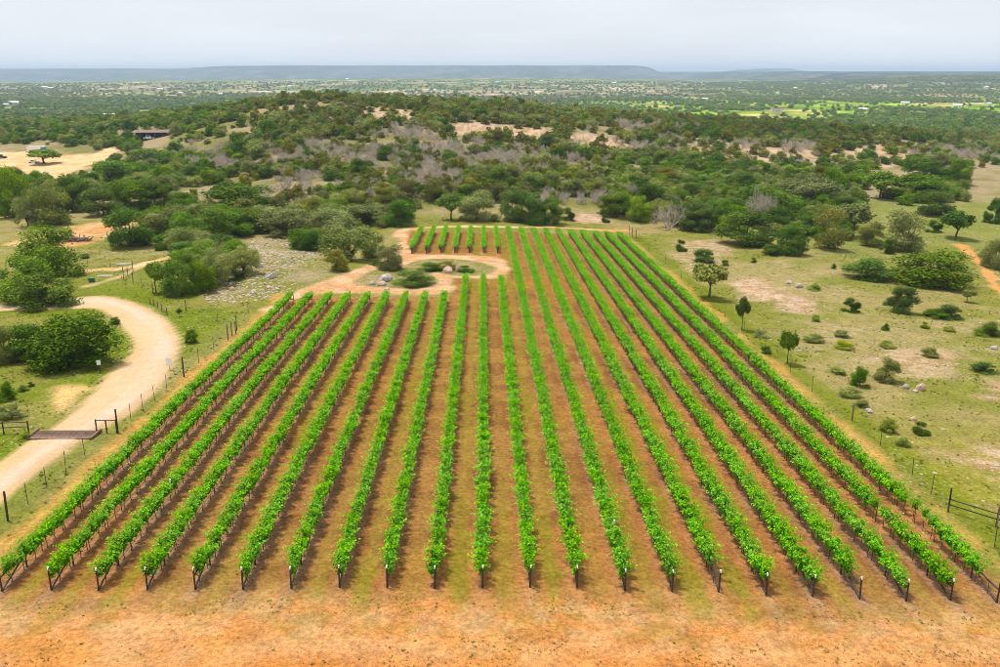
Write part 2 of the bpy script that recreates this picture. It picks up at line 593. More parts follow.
road_l = resample(W2([(-60, 314), (-20, 312), (35, 311), (72, 309), (97, 309), (112, 318), (127, 333), (133, 344), (126, 358), (110, 372), (92, 393), (70, 414), (48, 432), (29, 441), (0, 461), (-50, 494)]), 1.5)
road_r = resample(W2([(-60, 306), (-20, 304), (35, 302), (80, 297), (108, 296), (140, 304), (165, 318), (178, 333), (181, 345), (175, 362), (161, 385), (138, 409), (97, 432), (80, 441), (40, 473), (0, 505), (-50, 545)]), 1.5)
ROAD = np.vstack([road_l, road_r[::-1]])
LOOP = resample(W2([(262, 309), (300, 290), (345, 273), (383, 259), (400, 243), (392, 234), (408, 229), (412, 252), (450, 255), (497, 257), (509, 268), (506, 279), (495, 279), (470, 278), (452, 279), (449, 293), (380, 294), (330, 294), (292, 300), (270, 318)]), 1.2)
ISLE1 = resample(W2([(350, 284), (363, 275), (385, 267), (405, 265), (424, 270), (438, 280), (432, 286), (410, 289), (372, 287), (350, 284)]), 1.0)
ISLE2 = resample(W2([(404, 266), (420, 260), (450, 259), (478, 262), (496, 268), (490, 274), (468, 276), (446, 275), (430, 271), (404, 266)]), 1.0)
CLEAR = resample(W2([(-40, 152), (28, 151), (60, 154), (88, 155), (108, 147), (121, 150), (113, 160), (88, 166), (66, 177), (50, 181), (20, 176), (-40, 180), (-40, 152)]), 4)
TRACKS = [  # (centre line, width)
    (resample(W2([(20, 243), (60, 236), (95, 230), (125, 222), (165, 211), (196, 203)]), 2), 7.0),
    (resample(W2([(60, 274), (95, 270), (125, 268), (150, 262), (175, 256)]), 2), 3.0),
    (resample(W2([(88, 286), (112, 279), (130, 272), (150, 262)]), 2), 1.6),
    (resample(W2([(70, 180), (82, 176), (100, 171)]), 2), 6.0),
    (resample(W2([(958, 244), (975, 258), (985, 270), (994, 284), (1010, 297)]), 2), 2.6),
    (resample(W2([(406, 230), (440, 227), (500, 227), (560, 228), (626, 231)]), 2), 3.6),
]
EDGE_L = np.array([[-33.2, 40.0], [-33.0, 90.0], [-33.0, 142.0]])
EDGE_R = np.array([[36.0, 40.0], [35.6, 100.0], [35.4, 160.0], [35.0, 222.0]])
PINK = [resample(W2(p + [p[0]]), 2) for p in (
    [(728, 283), (760, 280), (790, 291), (814, 302), (806, 313), (790, 312), (768, 304), (740, 298)],
    [(962, 452), (1000, 448), (1030, 460), (1030, 500), (1000, 492), (978, 468)],
    [(982, 388), (1010, 384), (1020, 400), (985, 402)],
    [(445, 127), (470, 122), (505, 125), (545, 130), (535, 138), (490, 137), (455, 135)],
    [(355, 108), (385, 108), (420, 114), (410, 120), (385, 119), (360, 114)],
    [(562, 136), (600, 136), (628, 146), (600, 150), (575, 147)],
    [(690, 133), (720, 140), (760, 146), (830, 150), (900, 143), (912, 155), (880, 168), (800, 163), (740, 160), (700, 148)],
    [(572, 213), (598, 211), (602, 222), (575, 222)],
    [(870, 350), (925, 348), (960, 362), (920, 376), (880, 374)],
    [(675, 242), (720, 240), (730, 262), (700, 276), (680, 262)],
)]
ROCKY = resample(W2([(252, 238), (285, 240), (322, 250), (338, 275), (292, 292), (228, 302), (205, 292), (240, 262), (252, 238)]), 2)
BARE = resample(W2([(46, 388), (60, 384), (90, 386), (84, 396), (66, 410), (52, 412), (46, 388)]), 1)
REDDIRT = resample(W2([(26, 236), (60, 229), (105, 220), (122, 228), (96, 243), (60, 249), (30, 247), (26, 236)]), 2)
VERGE_R = np.array([[38.5, 30.0], [38.2, 120.0], [38.0, 222.0]])


VINEYARD = np.array([[-32.2, 44.0], [34.8, 44.0], [34.8, 221.0], [-18.5, 221.0], [-18.5, 183.0], [1.0, 183.0], [1.0, 156.0], [-5.5, 156.0], [-5.5, 141.0], [-32.2, 141.0]])
VINEYARD = np.vstack([np.linspace(VINEYARD[k], VINEYARD[(k + 1) % len(VINEYARD)], 6, endpoint=False) for k in range(len(VINEYARD))])


def lerp(a, b, t):
    return a + (b - a) * t[:, None]


def soil_colour(x, y):
    """natural colour, grassiness and stoniness of the ground at a place"""
    x = np.asarray(x, float); y = np.asarray(y, float)
    n = len(x)
    C = lambda r, g, b: np.tile(np.array([[r, g, b]], float), (n, 1))
    R = np.hypot(x, y)
    f1 = fbm(x / 14, y / 14, 11, 4); f2 = fbm(x / 4, y / 4, 12, 4); f3 = fbm(x / 45, y / 45, 13, 3); f4 = fbm(x / 1.3, y / 1.3, 14, 3)
    jit = (f2 - 0.5) * 2.0
    # pasture
    col = lerp(C(0.255, 0.215, 0.110), C(0.195, 0.195, 0.068), sstep(0.35, 0.6, f1))
    col = lerp(col, C(0.30, 0.245, 0.145), 0.75 * sstep(0.52, 0.68, f2) * sstep(0.4, 0.6, f3))
    grassy = 0.35 + 0.5 * sstep(0.35, 0.6, f1)
    stony = 0.25 * sstep(0.5, 0.65, f3)
    left = sstep(-30, -40, x) * sstep(200, 130, y)
    col = lerp(col, lerp(C(0.135, 0.170, 0.036), C(0.21, 0.20, 0.075), sstep(0.45, 0.62, f1)), left)
    grassy = grassy * (1 - left) + 0.85 * left
    rightg = sstep(36, 40, x) * sstep(95, 70, y)
    col = lerp(col, lerp(C(0.205, 0.195, 0.052), C(0.26, 0.215, 0.095), sstep(0.45, 0.6, f2)), 0.8 * rightg)
    # strips of greener grass along both fences
    gs = sstep(-1.0, 0.8, sd_line(x, y, VERGE_R, 3.2) + jit) * 0.75
    col = lerp(col, C(0.135, 0.165, 0.032), gs)
    # woodland floor and hill
    wf = sstep(225, 290, y) * sstep(1500, 1100, R)
    col = lerp(col, lerp(C(0.265, 0.215, 0.145), C(0.165, 0.155, 0.075), sstep(0.45, 0.62, f1)), 0.9 * wf)
    open_r = sstep(60, 90, x) * sstep(180, 215, y) * sstep(330, 290, y)
    col = lerp(col, C(0.165, 0.190, 0.062), 0.7 * open_r)
    # the country beyond
    fa = sstep(950, 1300, R)
    u = x / np.maximum(y, 1)
    g1 = fbm(x / 260, y / 420, 61, 4); g2 = fbm(x / 90, y / 160, 62, 4); g3 = fbm(x / 1100, y / 1600, 63, 3)
    far = lerp(C(0.085, 0.115, 0.045), C(0.165, 0.185, 0.075), sstep(0.4, 0.62, g2))
    fields = sstep(0.04, 0.20, u + 0.1 * (g1 - 0.5)) * sstep(2900, 2000, y) * sstep(0.22, 0.38, g1)
    far = lerp(far, lerp(C(0.17, 0.25, 0.035), C(0.27, 0.29, 0.09), sstep(0.52, 0.66, g2)), fields)
    tanz = sstep(2500, 3300, y) * sstep(5600, 4300, y) * sstep(0.30, 0.15, u) * sstep(-0.75, -0.35, u)
    far = lerp(far, C(0.29, 0.235, 0.17), 0.8 * tanz * sstep(0.42, 0.60, 0.6 * g1 + 0.4 * g2))
    far = lerp(far, C(0.34, 0.26, 0.17), 0.8 * sstep(0.64, 0.70, g2) * sstep(1000, 1500, y) * sstep(7000, 5000, y))
    far = lerp(far, C(0.50, 0.46, 0.40), sstep(0.70, 0.76, g2) * sstep(0.5, 0.62, g1) * sstep(2500, 3500, y))
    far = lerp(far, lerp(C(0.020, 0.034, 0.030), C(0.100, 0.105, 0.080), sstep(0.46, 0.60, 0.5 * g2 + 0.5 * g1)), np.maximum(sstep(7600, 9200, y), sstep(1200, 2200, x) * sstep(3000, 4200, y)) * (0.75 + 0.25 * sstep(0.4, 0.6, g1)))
    col = lerp(col, far, fa)
    grassy = grassy * (1 - fa) * (1 - 0.6 * wf)
    stony = stony * (1 - fa)
    # bare rock and rubble
    for k, p in enumerate(PINK):
        m = sstep(-1.5, 2.0, sd_poly(x, y, p) + jit * (2.2 if k in (0, 1, 2, 8, 9) else 6.0))
        m = m * (0.80 if k in (0, 1, 2, 7) else 0.55 if k in (8, 9) else 0.85) * (0.35 + 0.65 * sstep(0.36, 0.52, f4 * 0.5 + f2 * 0.5))
        col = lerp(col, lerp(C(0.34, 0.215, 0.150), C(0.45, 0.33, 0.25), sstep(0.4, 0.6, f4)), m)
        grassy = grassy * (1 - m); stony = np.maximum(stony, m)
    m = sstep(-2, 2.5, sd_poly(x, y, ROCKY) + jit * 2)
    col = lerp(col, lerp(C(0.30, 0.245, 0.165), C(0.20, 0.185, 0.075), sstep(0.40, 0.56, f2)), m * 0.9)
    stony = np.maximum(stony, m * (0.2 + 0.6 * sstep(0.45, 0.6, f2)))
    # clearings, dirt tracks
    sand = lerp(C(0.50, 0.33, 0.19), C(0.56, 0.42, 0.28), sstep(0.38, 0.62, f2))
    m = sstep(-1.0, 1.5, sd_poly(x, y, CLEAR) + jit * 2.5)
    col = lerp(col, sand, m); grassy = grassy * (1 - m)
    for k, (ln, w) in enumerate(TRACKS):
        m = sstep(-0.5, 0.9, sd_line(x, y, ln, w) + jit * (0.9 if k in (2, 5) else 1.6)) * (0.9 if k != 2 else 0.6)
        tc = C(0.47, 0.255, 0.125) if k in (0, 4, 5) else sand
        col = lerp(col, lerp(tc, sand, sstep(0.4, 0.6, f1)) if k != 4 else tc, m); grassy = grassy * (1 - m)
    m = sstep(-1.0, 2.5, sd_poly(x, y, REDDIRT) + jit * 3.0)
    col = lerp(col, lerp(C(0.40, 0.225, 0.115), C(0.46, 0.31, 0.18), sstep(0.4, 0.6, f2)), 0.85 * m); grassy = grassy * (1 - m)
    m = sstep(-0.5, 1.2, sd_poly(x, y, BARE) + jit * 1.4)
    col = lerp(col, C(0.52, 0.36, 0.19), 0.9 * m); grassy = grassy * (1 - m)
    # sandy strips along both sides of the vines
    m = sstep(-0.6, 0.5, sd_line(x, y, EDGE_L, 1.3) + jit * 1.0)
    col = lerp(col, C(0.41, 0.245, 0.105), 0.85 * m); grassy = grassy * (1 - 0.8 * m)
    m = sstep(-0.8, 0.6, sd_line(x, y, EDGE_R, 1.4) + jit * 1.7)
    col = lerp(col, C(0.40, 0.245, 0.105), 0.75 * m); grassy = grassy * (1 - 0.7 * m)
    # headland in front of the rows: orange earth with straw
    wob = (fbm(x / 6, y / 2.5, 21, 3) - 0.5) * 9
    hd = sstep(52.5, 46.5, y + wob * 0.6) * sstep(-42, -34, x + wob * 0.3) * sstep(46, 37, x + wob * 0.3)
    earth = lerp(C(0.42, 0.205, 0.095), C(0.465, 0.265, 0.145), sstep(0.38, 0.62, 0.5 * f2 + 0.5 * f4))
    earth = lerp(earth, C(0.50, 0.29, 0.17), 0.5 * sstep(0.52, 0.66, fbm(x / 7 + y / 9, y / 0.7, 26, 3)))
    earth = lerp(earth, C(0.41, 0.180, 0.074), 0.7 * sstep(44.5, 39.5, y + wob * 0.5))
    clod = sstep(0.56, 0.68, fbm(x / 0.9, y / 0.9, 25, 3)); earth = lerp(earth, C(0.34, 0.18, 0.09), 0.4 * clod)
    straw = sstep(0.44, 0.58, 0.6 * fbm(x / 1.1, y / 0.7, 23, 4) + 0.4 * fbm(x / 5, y / 3, 24, 3)) * sstep(41.0, 47.5, y + wob * 0.5)
    hcol = lerp(earth, lerp(C(0.33, 0.215, 0.090), C(0.44, 0.31, 0.18), sstep(0.42, 0.6, f4)), 0.7 * straw)
    col = lerp(col, hcol, hd); grassy = grassy * (1 - hd) + hd * (0.12 + 0.45 * straw)
    stony = stony * (1 - hd)
    # the vineyard itself: bare strip under the vines, wheel tracks, grass down the middle of each aisle
    vy = sstep(-0.6, 0.8, sd_poly(x, y, VINEYARD) + jit * 0.5) * sstep(44.5, 51.5, y + wob * 0.45 + 2.0 * (f4 - 0.5))
    ph = np.abs(((x - ROW_X[11] + 1.5 + 0.25 * (f1 - 0.5)) % 3.0) - 1.5)          # 0 on the row, 1.5 in mid aisle
    aisle = np.floor((x - ROW_X[0]) / 3.0)
    al = _h(aisle, aisle * 0, 77)
    mid = sstep(0.62, 1.25, ph + (f4 - 0.5) * 0.8 + (f2 - 0.5) * 0.9) * (0.35 + 0.65 * sstep(0.25, 0.6, al + (f3 - 0.5)))
    soil = lerp(C(0.20, 0.098, 0.050), C(0.27, 0.145, 0.072), sstep(0.4, 0.62, f2))
    soil = lerp(soil, C(0.26, 0.16, 0.11), sstep(0.55, 0.3, ph) * 0.8)
    soil = lerp(soil, C(0.33, 0.16, 0.075), sstep(0.5, 0.66, f1) * 0.6)
    gr = lerp(C(0.27, 0.175, 0.068), C(0.225, 0.170, 0.052), sstep(0.4, 0.62, f1))
    gr = lerp(gr, C(0.150, 0.150, 0.040), 0.6 * sstep(140, 180, y) * sstep(0.4, 0.6, f2))
    vcol = lerp(soil, gr, mid)
    col = lerp(col, vcol, vy); grassy = grassy * (1 - vy) + vy * (0.12 + 0.5 * mid); stony = stony * (1 - vy)
    # loop track with its two planted islands
    inner = np.maximum(sd_poly(x, y, ISLE1), sd_poly(x, y, ISLE2))
    m = sstep(-0.6, 0.7, sd_poly(x, y, LOOP) + jit * 0.7)
    lc = lerp(C(0.42, 0.26, 0.155), C(0.49, 0.34, 0.23), sstep(0.36, 0.62, f2))
    col = lerp(col, lc, m); grassy = grassy * (1 - m); stony = stony * (1 - m)
    m = sstep(-0.5, 0.6, inner + jit * 0.6)
    col = lerp(col, lerp(C(0.25, 0.205, 0.115), C(0.19, 0.175, 0.075), sstep(0.4, 0.6, f2)), m); grassy = np.maximum(grassy, 0.5 * m); stony = np.maximum(stony, 0.6 * m)
    # gravel road: pale crown, sandier shoulders and old wheel lines
    sd = sd_poly(x, y, ROAD)
    m = sstep(-0.35, 0.35, sd + jit * 0.22)
    dl, dr = -sd_line(x, y, road_l, 0.0), -sd_line(x, y, road_r, 0.0)
    cr = dl / np.maximum(dl + dr, 0.1)
    rc = lerp(C(0.45, 0.325, 0.205), C(0.49, 0.41, 0.325), sstep(0.5, 1.9, sd + jit * 0.8))
    rc = lerp(rc, C(0.50, 0.36, 0.215), 0.55 * sstep(0.62, 0.30, cr + 0.12 * (f1 - 0.5)))
    for tr_ in (0.30, 0.44, 0.64, 0.78):          # wheel lines worn along the road
        rc = lerp(rc, C(0.43, 0.315, 0.20) if tr_ < 0.6 else C(0.46, 0.375, 0.285), 0.55 * np.exp(-((cr - tr_ + 0.05 * (f2 - 0.5)) / 0.035) ** 2) * sstep(0.35, 0.6, f1))
    rc = lerp(rc, C(0.49, 0.37, 0.245), 0.5 * sstep(0.52, 0.64, fbm(x / 5, y / 12, 71, 3)))
    col = lerp(col, rc, m); grassy = grassy * (1 - m); stony = stony * (1 - m)
    lum = (col @ np.array([0.25, 0.6, 0.15]))[:, None]
    col = lum + (col - lum) * 1.28
    return np.clip(col, 0.01, 0.8), np.clip(grassy, 0, 1), np.clip(stony, 0, 1)


def paint(me, x, y):
    col, g, s = soil_colour(x, y)
    a = me.attributes.new('Col', 'FLOAT_COLOR', 'POINT')
    a.data.foreach_set('color', np.concatenate([col, np.ones((len(col), 1))], 1).astype(np.float32).ravel())
    for nm, v in (('grassy', g), ('stony', s), ('smooth', np.maximum(sstep(-0.2, 0.5, sd_poly(x, y, ROAD)), 0.6 * sstep(-0.2, 0.6, sd_poly(x, y, CLEAR)))), ('far', sstep(950, 1300, np.hypot(x, y)))):
        q = me.attributes.new(nm, 'FLOAT', 'POINT')
        q.data.foreach_set('value', v.astype(np.float32))


SHEETS = []          # outlines of sheets laid on the ground


def sheet(name, poly, res, label=None, extra_sd=None, resy=None):
    """a ground sheet cut to an outline, its rim dipping just under the surrounding ground"""
    lo, hi = poly.min(0), poly.max(0)
    resy = resy or res
    xs = np.arange(lo[0], hi[0] + res, res); ys = np.arange(lo[1], hi[1] + resy, resy)
    X, Y = np.meshgrid(xs, ys)
    sd = sd_poly(X.ravel(), Y.ravel(), poly)
    nx = len(xs)
    q = np.arange(len(xs) * len(ys)).reshape(len(ys), nx)
    F = np.stack([q[:-1, :-1], q[:-1, 1:], q[1:, 1:], q[1:, :-1]], -1).reshape(-1, 4)
    keep = (sd[F] > -0.05).all(1)
    F = F[keep]
    used = np.unique(F); mp = np.full(len(sd), -1); mp[used] = np.arange(len(used))
    x, y, s = X.ravel()[used], Y.ravel()[used], sd[used]
    z = height(x, y) + 0.035 - 0.12 * sstep(0.8, 0.0, s)
    me = mesh_of(name, np.stack([x, y, z], 1), mp[F], M['terrain'], True)
    paint(me, x, y)
    o = obj(name, me)
    o['kind'] = 'structure'
    if label:
        o['label'] = label
    SHEETS.append(poly)
    return o


def axis(lo, hi, step, out_lo, out_hi, g=1.07, cap=1e9):
    c = list(np.arange(lo, hi + step * 0.5, step))
    s, v = step, hi
    while v < out_hi:
        s = min(s * g, cap); v += s; c.append(v)
    s, v = step, lo
    while v > out_lo:
        s = min(s * g, cap); v -= s; c.insert(0, v)
    return np.array(c)


sheet('vineyard_soil', VINEYARD, 0.28, 'red brown vineyard soil with grassy aisles between the vine rows', resy=0.5)
sheet('gravel_road', ROAD, 0.4, 'pale gravel road curving past the vineyard')
sheet('loop_track', LOOP, 0.4, 'sandy loop track round the shrub islands')
sheet('sandy_clearing', CLEAR, 2.0, 'sandy clearing with a small oak and a trailer')
for ln, w in TRACKS[:1] + TRACKS[4:6]:
    t = np.gradient(ln, axis=0); nn = np.stack([-t[:, 1], t[:, 0]], 1) / (np.hypot(*t.T)[:, None] + 1e-9)
    ol = np.vstack([ln + nn * (w / 2 + 0.6), (ln - nn * (w / 2 + 0.6))[::-1]])
    sheet('dirt_track', ol, 0.6)

gx = axis(-108, 118, 0.75, -24000, 24000, 1.055)
gy = axis(28, 245, 0.75, -1500, 26000, 1.035, 160)
GX, GY = np.meshgrid(gx, gy)
fx, fy = GX.ravel(), GY.ravel()
gz = height(fx, fy)
for p in SHEETS:
    s_ = sd_poly(fx, fy, p)
    gz -= 0.3 * sstep(0.9, 1.9, s_)
q = np.arange(len(fx)).reshape(len(gy), len(gx))
F = np.stack([q[:-1, :-1], q[:-1, 1:], q[1:, 1:], q[1:, :-1]], -1).reshape(-1, 4)
gme = mesh_of('ground', np.stack([fx, fy, gz], 1), F, M['terrain'], True)
paint(gme, fx, fy)
ground = obj('ground', gme)
ground['kind'] = 'structure'
ground['label'] = 'rolling pasture, woodland floor and far country'

# ------------------------------------------------------------------ plant meshes
def leaf_quads(P, N, size, rs, tone, fold=0.25, aspect=1.25):
    """one small folded leaf per point: two triangles sharing a midrib"""
    n = len(P)
    r = rs.normal(size=(n, 3))
    t = np.cross(N, r); t /= np.linalg.norm(t, axis=1)[:, None] + 1e-9
    b = np.cross(N, t)
    s = (size if np.ndim(size) else np.full(n, size))[:, None]
    L = s * aspect * 0.5
    Wd = s * 0.5
    v0 = P - t * L; v2 = P + t * L
    v1 = P + b * Wd + N * s * fold; v3 = P - b * Wd + N * s * fold
    V = np.stack([v0, v1, v2, v3], 1).reshape(-1, 3)
    i = np.arange(n) * 4
    F = np.stack([np.stack([i, i + 1, i + 2], 1), np.stack([i, i + 2, i + 3], 1)], 1).reshape(-1, 3)
    return V, F, np.repeat(tone, 4)


def with_tone(me, tone):
    a = me.attributes.new('tone', 'FLOAT', 'POINT')
    a.data.foreach_set('value', tone.astype(np.float32))
    return me


def unit(v):
    return v / (np.linalg.norm(v, axis=1)[:, None] + 1e-9)


def tree_shape(seed, nleaf, lsize, base=0.22, lobes=14, flat=1.0, spread=1.0, ragged=0.15, pointed=0.0):
    """crown of overlapping leafy lobes plus a trunk with limbs; unit tree: 1 wide, 1 high"""
    rs = np.random.default_rng(seed)
    cen, rad = [], []
    for k in range(lobes):
        for _ in range(40):
            a = rs.uniform(0, 2 * math.pi)
            zz = base + 0.12 + (0.86 - base) * rs.beta(1.05, 1.35) * 0.92
            f = (zz - base) / (1 - base)
            env = 0.5 * math.sqrt(max(0.02, 1 - (abs(f - 0.34) / 0.74) ** 2)) * (1 - pointed * f)
            r = rs.uniform(0.08, 0.185) * (1 - 0.45 * pointed * max(f, 0))
            d = max(0.0, env - r * 0.8) * math.sqrt(rs.uniform(0.1, 1.0)) * spread
            c = np.array([d * math.cos(a), d * math.sin(a), max(0.05, min(zz, 1 - r * 0.8))])
            if all(np.linalg.norm((c - q) * (1, 1, 1.1)) > 0.62 * min(r, p) + 0.05 for q, p in zip(cen, rad)):
                break
        cen.append(c); rad.append(r)
    cen, rad = np.array(cen), np.array(rad)
    lt = rs.uniform(0, 1, lobes) ** 1.3
    P, N, T = [], [], []
    per = (rad ** 2); per = (per / per.sum() * nleaf * 1.25).astype(int)
    for c, r, k, tt in zip(cen, rad, per, lt):
        d = unit(rs.normal(size=(k, 3)))
        rr = r * (1 + ragged * rs.normal(size=k)) * np.where(rs.uniform(size=k) < 0.28, rs.uniform(0.4, 0.95, k), 1.0)
        # sprays: bumps of leaves that break up the outline
        bump = 1 + 0.38 * np.sin(d[:, 0] * 9 + tt * 20) * np.sin(d[:, 1] * 8 + tt * 11) * np.cos(d[:, 2] * 7)
        p = c + d * (rr * bump)[:, None] * np.array([1, 1, 0.82 * flat])
        P.append(p); N.append(d); T.append(np.clip(0.12 + 0.55 * tt + 0.30 * np.abs(rs.normal(size=k)), 0, 1))
    P, N, T = np.concatenate(P), np.concatenate(N), np.concatenate(T)
    depth = np.zeros(len(P))
    for c, r in zip(cen, rad):
        depth = np.maximum(depth, 1 - np.linalg.norm((P - c) / np.array([1, 1, 0.82 * flat]), axis=1) / r)
    keep = (depth < 0.45) & (P[:, 2] > max(base * 0.55, 0.015))
    P, N, T = P[keep], N[keep], T[keep]
    N = unit(N * 0.7 + rs.normal(size=N.shape) * 0.55 + np.array([0, 0, 0.35]))
    rr_ = np.percentile(np.hypot(P[:, 0], P[:, 1]), 97); zt_ = np.percentile(P[:, 2], 99.5)
    fit = np.array([0.5 / rr_, 0.5 / rr_, 1 / zt_])
    P = P * fit; cen = cen * fit
    sz = lsize * rs.uniform(0.7, 1.35, len(P))
    V, F, tn = leaf_quads(P, N, sz, rs, T)
    # trunk and limbs
    mb = MB()
    ht = max(base, 0.08) + 0.22
    tr = 0.032
    p = np.array([0, 0, -0.03]); ntr = 4
    for k in range(ntr):
        q = np.array([rs.normal() * 0.012, rs.normal() * 0.012, ht * (k + 1) / ntr])
        mb.tube(p, q, tr * (1.35 if k == 0 else 1) * (1 - 0.13 * k), tr * (1 - 0.13 * (k + 1)), 7, False)
        p = q
    order = np.argsort(-rad)[:min(lobes, 9)]
    for k in order:
        c = cen[k]
        s0 = np.array([0, 0, ht * rs.uniform(0.45, 1.0)])
        m_ = s0 + (c - s0) * 0.5 + np.array([rs.normal() * 0.02, rs.normal() * 0.02, -0.02])
        mb.tube(s0, m_, 0.017, 0.011, 5, False)
        mb.tube(m_, c + (c - m_) * 0.25, 0.011, 0.004, 5, False)
    return V, F, tn, mb


def bare_shape(seed, stems=5, depth=4):
    rs = np.random.default_rng(seed)
    mb = MB()

    def grow(p, d, ln, r, k):
        q = p + d * ln
        mb.tube(p, q, r, r * 0.7, 4 if k > 1 else 3, False)
        if k == 0:
            return
        for _ in range(rs.integers(2, 4)):
            nd = d + rs.normal(size=3) * 0.55 + np.array([0, 0, 0.10])
            nd /= np.linalg.norm(nd)
            grow(p + d * ln * rs.uniform(0.55, 1.0), nd, ln * rs.uniform(0.55, 0.85), r * 0.68, k - 1)
    for k in range(stems):
        a = rs.uniform(0, 2 * math.pi)
        d = np.array([math.cos(a) * 0.75, math.sin(a) * 0.75, rs.uniform(0.6, 1.2)]); d /= np.linalg.norm(d)
        grow(np.array([math.cos(a) * 0.04, math.sin(a) * 0.04, -0.02]), d, rs.uniform(0.22, 0.32), 0.017, depth)
    V = np.array(mb.v)
    V[:, :2] /= np.abs(V[:, :2]).max() * 2; V[:, 2] /= V[:, 2].max()
    mb.v = [tuple(v) for v in V]
    return mb


KIND = {  # shape parameters for each kind of tree: base height, lobes, flat, spread, ragged, pointed
    'oak': dict(base=-0.10, lobes=24), 'bright': dict(base=-0.06, lobes=22, ragged=0.24), 'juniper': dict(base=-0.10, lobes=18, ragged=0.26, pointed=0.35),
    'grey': dict(base=-0.08, lobes=21, ragged=0.28), 'shrub': dict(base=-0.12, lobes=15, ragged=0.32), 'tall': dict(base=0.46, lobes=9, ragged=0.2),
}
NEAR = {}
for ki, (kind, shp) in enumerate(KIND.items()):
    for v in range(3 if kind != 'tall' else 2):
        V, F, tn, mb = tree_shape(100 + 10 * ki + v, 8000 if kind != 'tall' else 2400, 0.030 if kind != 'tall' else 0.058, **shp)
        NEAR.setdefault(kind, []).append((V, F, tn, mb))
_CROWN, _TRUNK = {}, {}


def crown_mesh(shape, v, mat):
    k = (shape, v, mat)
    if k not in _CROWN:
        V, F, tn, mb = NEAR[shape][v]
        _CROWN[k] = with_tone(mesh_of('crown_' + shape, V, F, M[mat]), tn)
    return _CROWN[k]


def trunk_mesh(shape, v):
    k = (shape, v)
    if k not in _TRUNK:
        _TRUNK[k] = NEAR[shape][v][3].mesh('trunk_' + shape, M['bark'], True)
    return _TRUNK[k]


BARES = [bare_shape(300 + k, 13, 5).mesh('bare_branches', M['bare']) for k in range(3)]
NAMES = {'oak': 'oak_tree', 'bright': 'oak_tree', 'juniper': 'juniper_tree', 'grey': 'live_oak_tree', 'bare': 'bare_tree'}
CATS = {'oak': 'tree', 'bright': 'tree', 'juniper': 'tree', 'grey': 'tree', 'bare': 'tree'}
_tv = [0]


def tree(loc, w, hgt, mat, label, shape=None, group=None, name=None, cat=None):
    shape = shape or ('oak' if mat == 'bright' and random.random() < 0.3 else mat if mat in KIND else 'shrub')
    _tv[0] += 1
    e = empty(name or NAMES.get(mat, 'shrub'), (loc[0], loc[1], loc[2] - 0.05), random.uniform(0, 6.28), (w, w, hgt))
    if mat == 'bare':
        obj('branches', BARES[_tv[0] % 3], e)
    else:
        v = _tv[0] % len(NEAR[shape])
        obj('crown', crown_mesh(shape, v, mat), e)
        obj('trunk', trunk_mesh(shape, v), e)
    tag(e, label, cat or CATS.get(mat, 'shrub'), group)
    return e


def tree_px(px, py, wp, hp, mat, label, shape=None, group=None, name=None, cat=None):
    x, y, z = at(px, py)
    dep = float(project(x, y, z)[2])
    el = math.atan2(CAM_Z - z, math.hypot(x, y))
    if shape != 'shrub' and shape != 'tall' and wp > 15 and py < 258:
        wp, hp = wp * 1.10, hp * 1.22
    w = wp * dep / FPX
    hgt = max(0.25 * w, (hp * dep / FPX - 0.12 * w) / math.cos(el))
    return tree((x, y + 0.3 * w, h1(x, y + 0.3 * w)), w, hgt, mat, label, shape, group, name, cat)


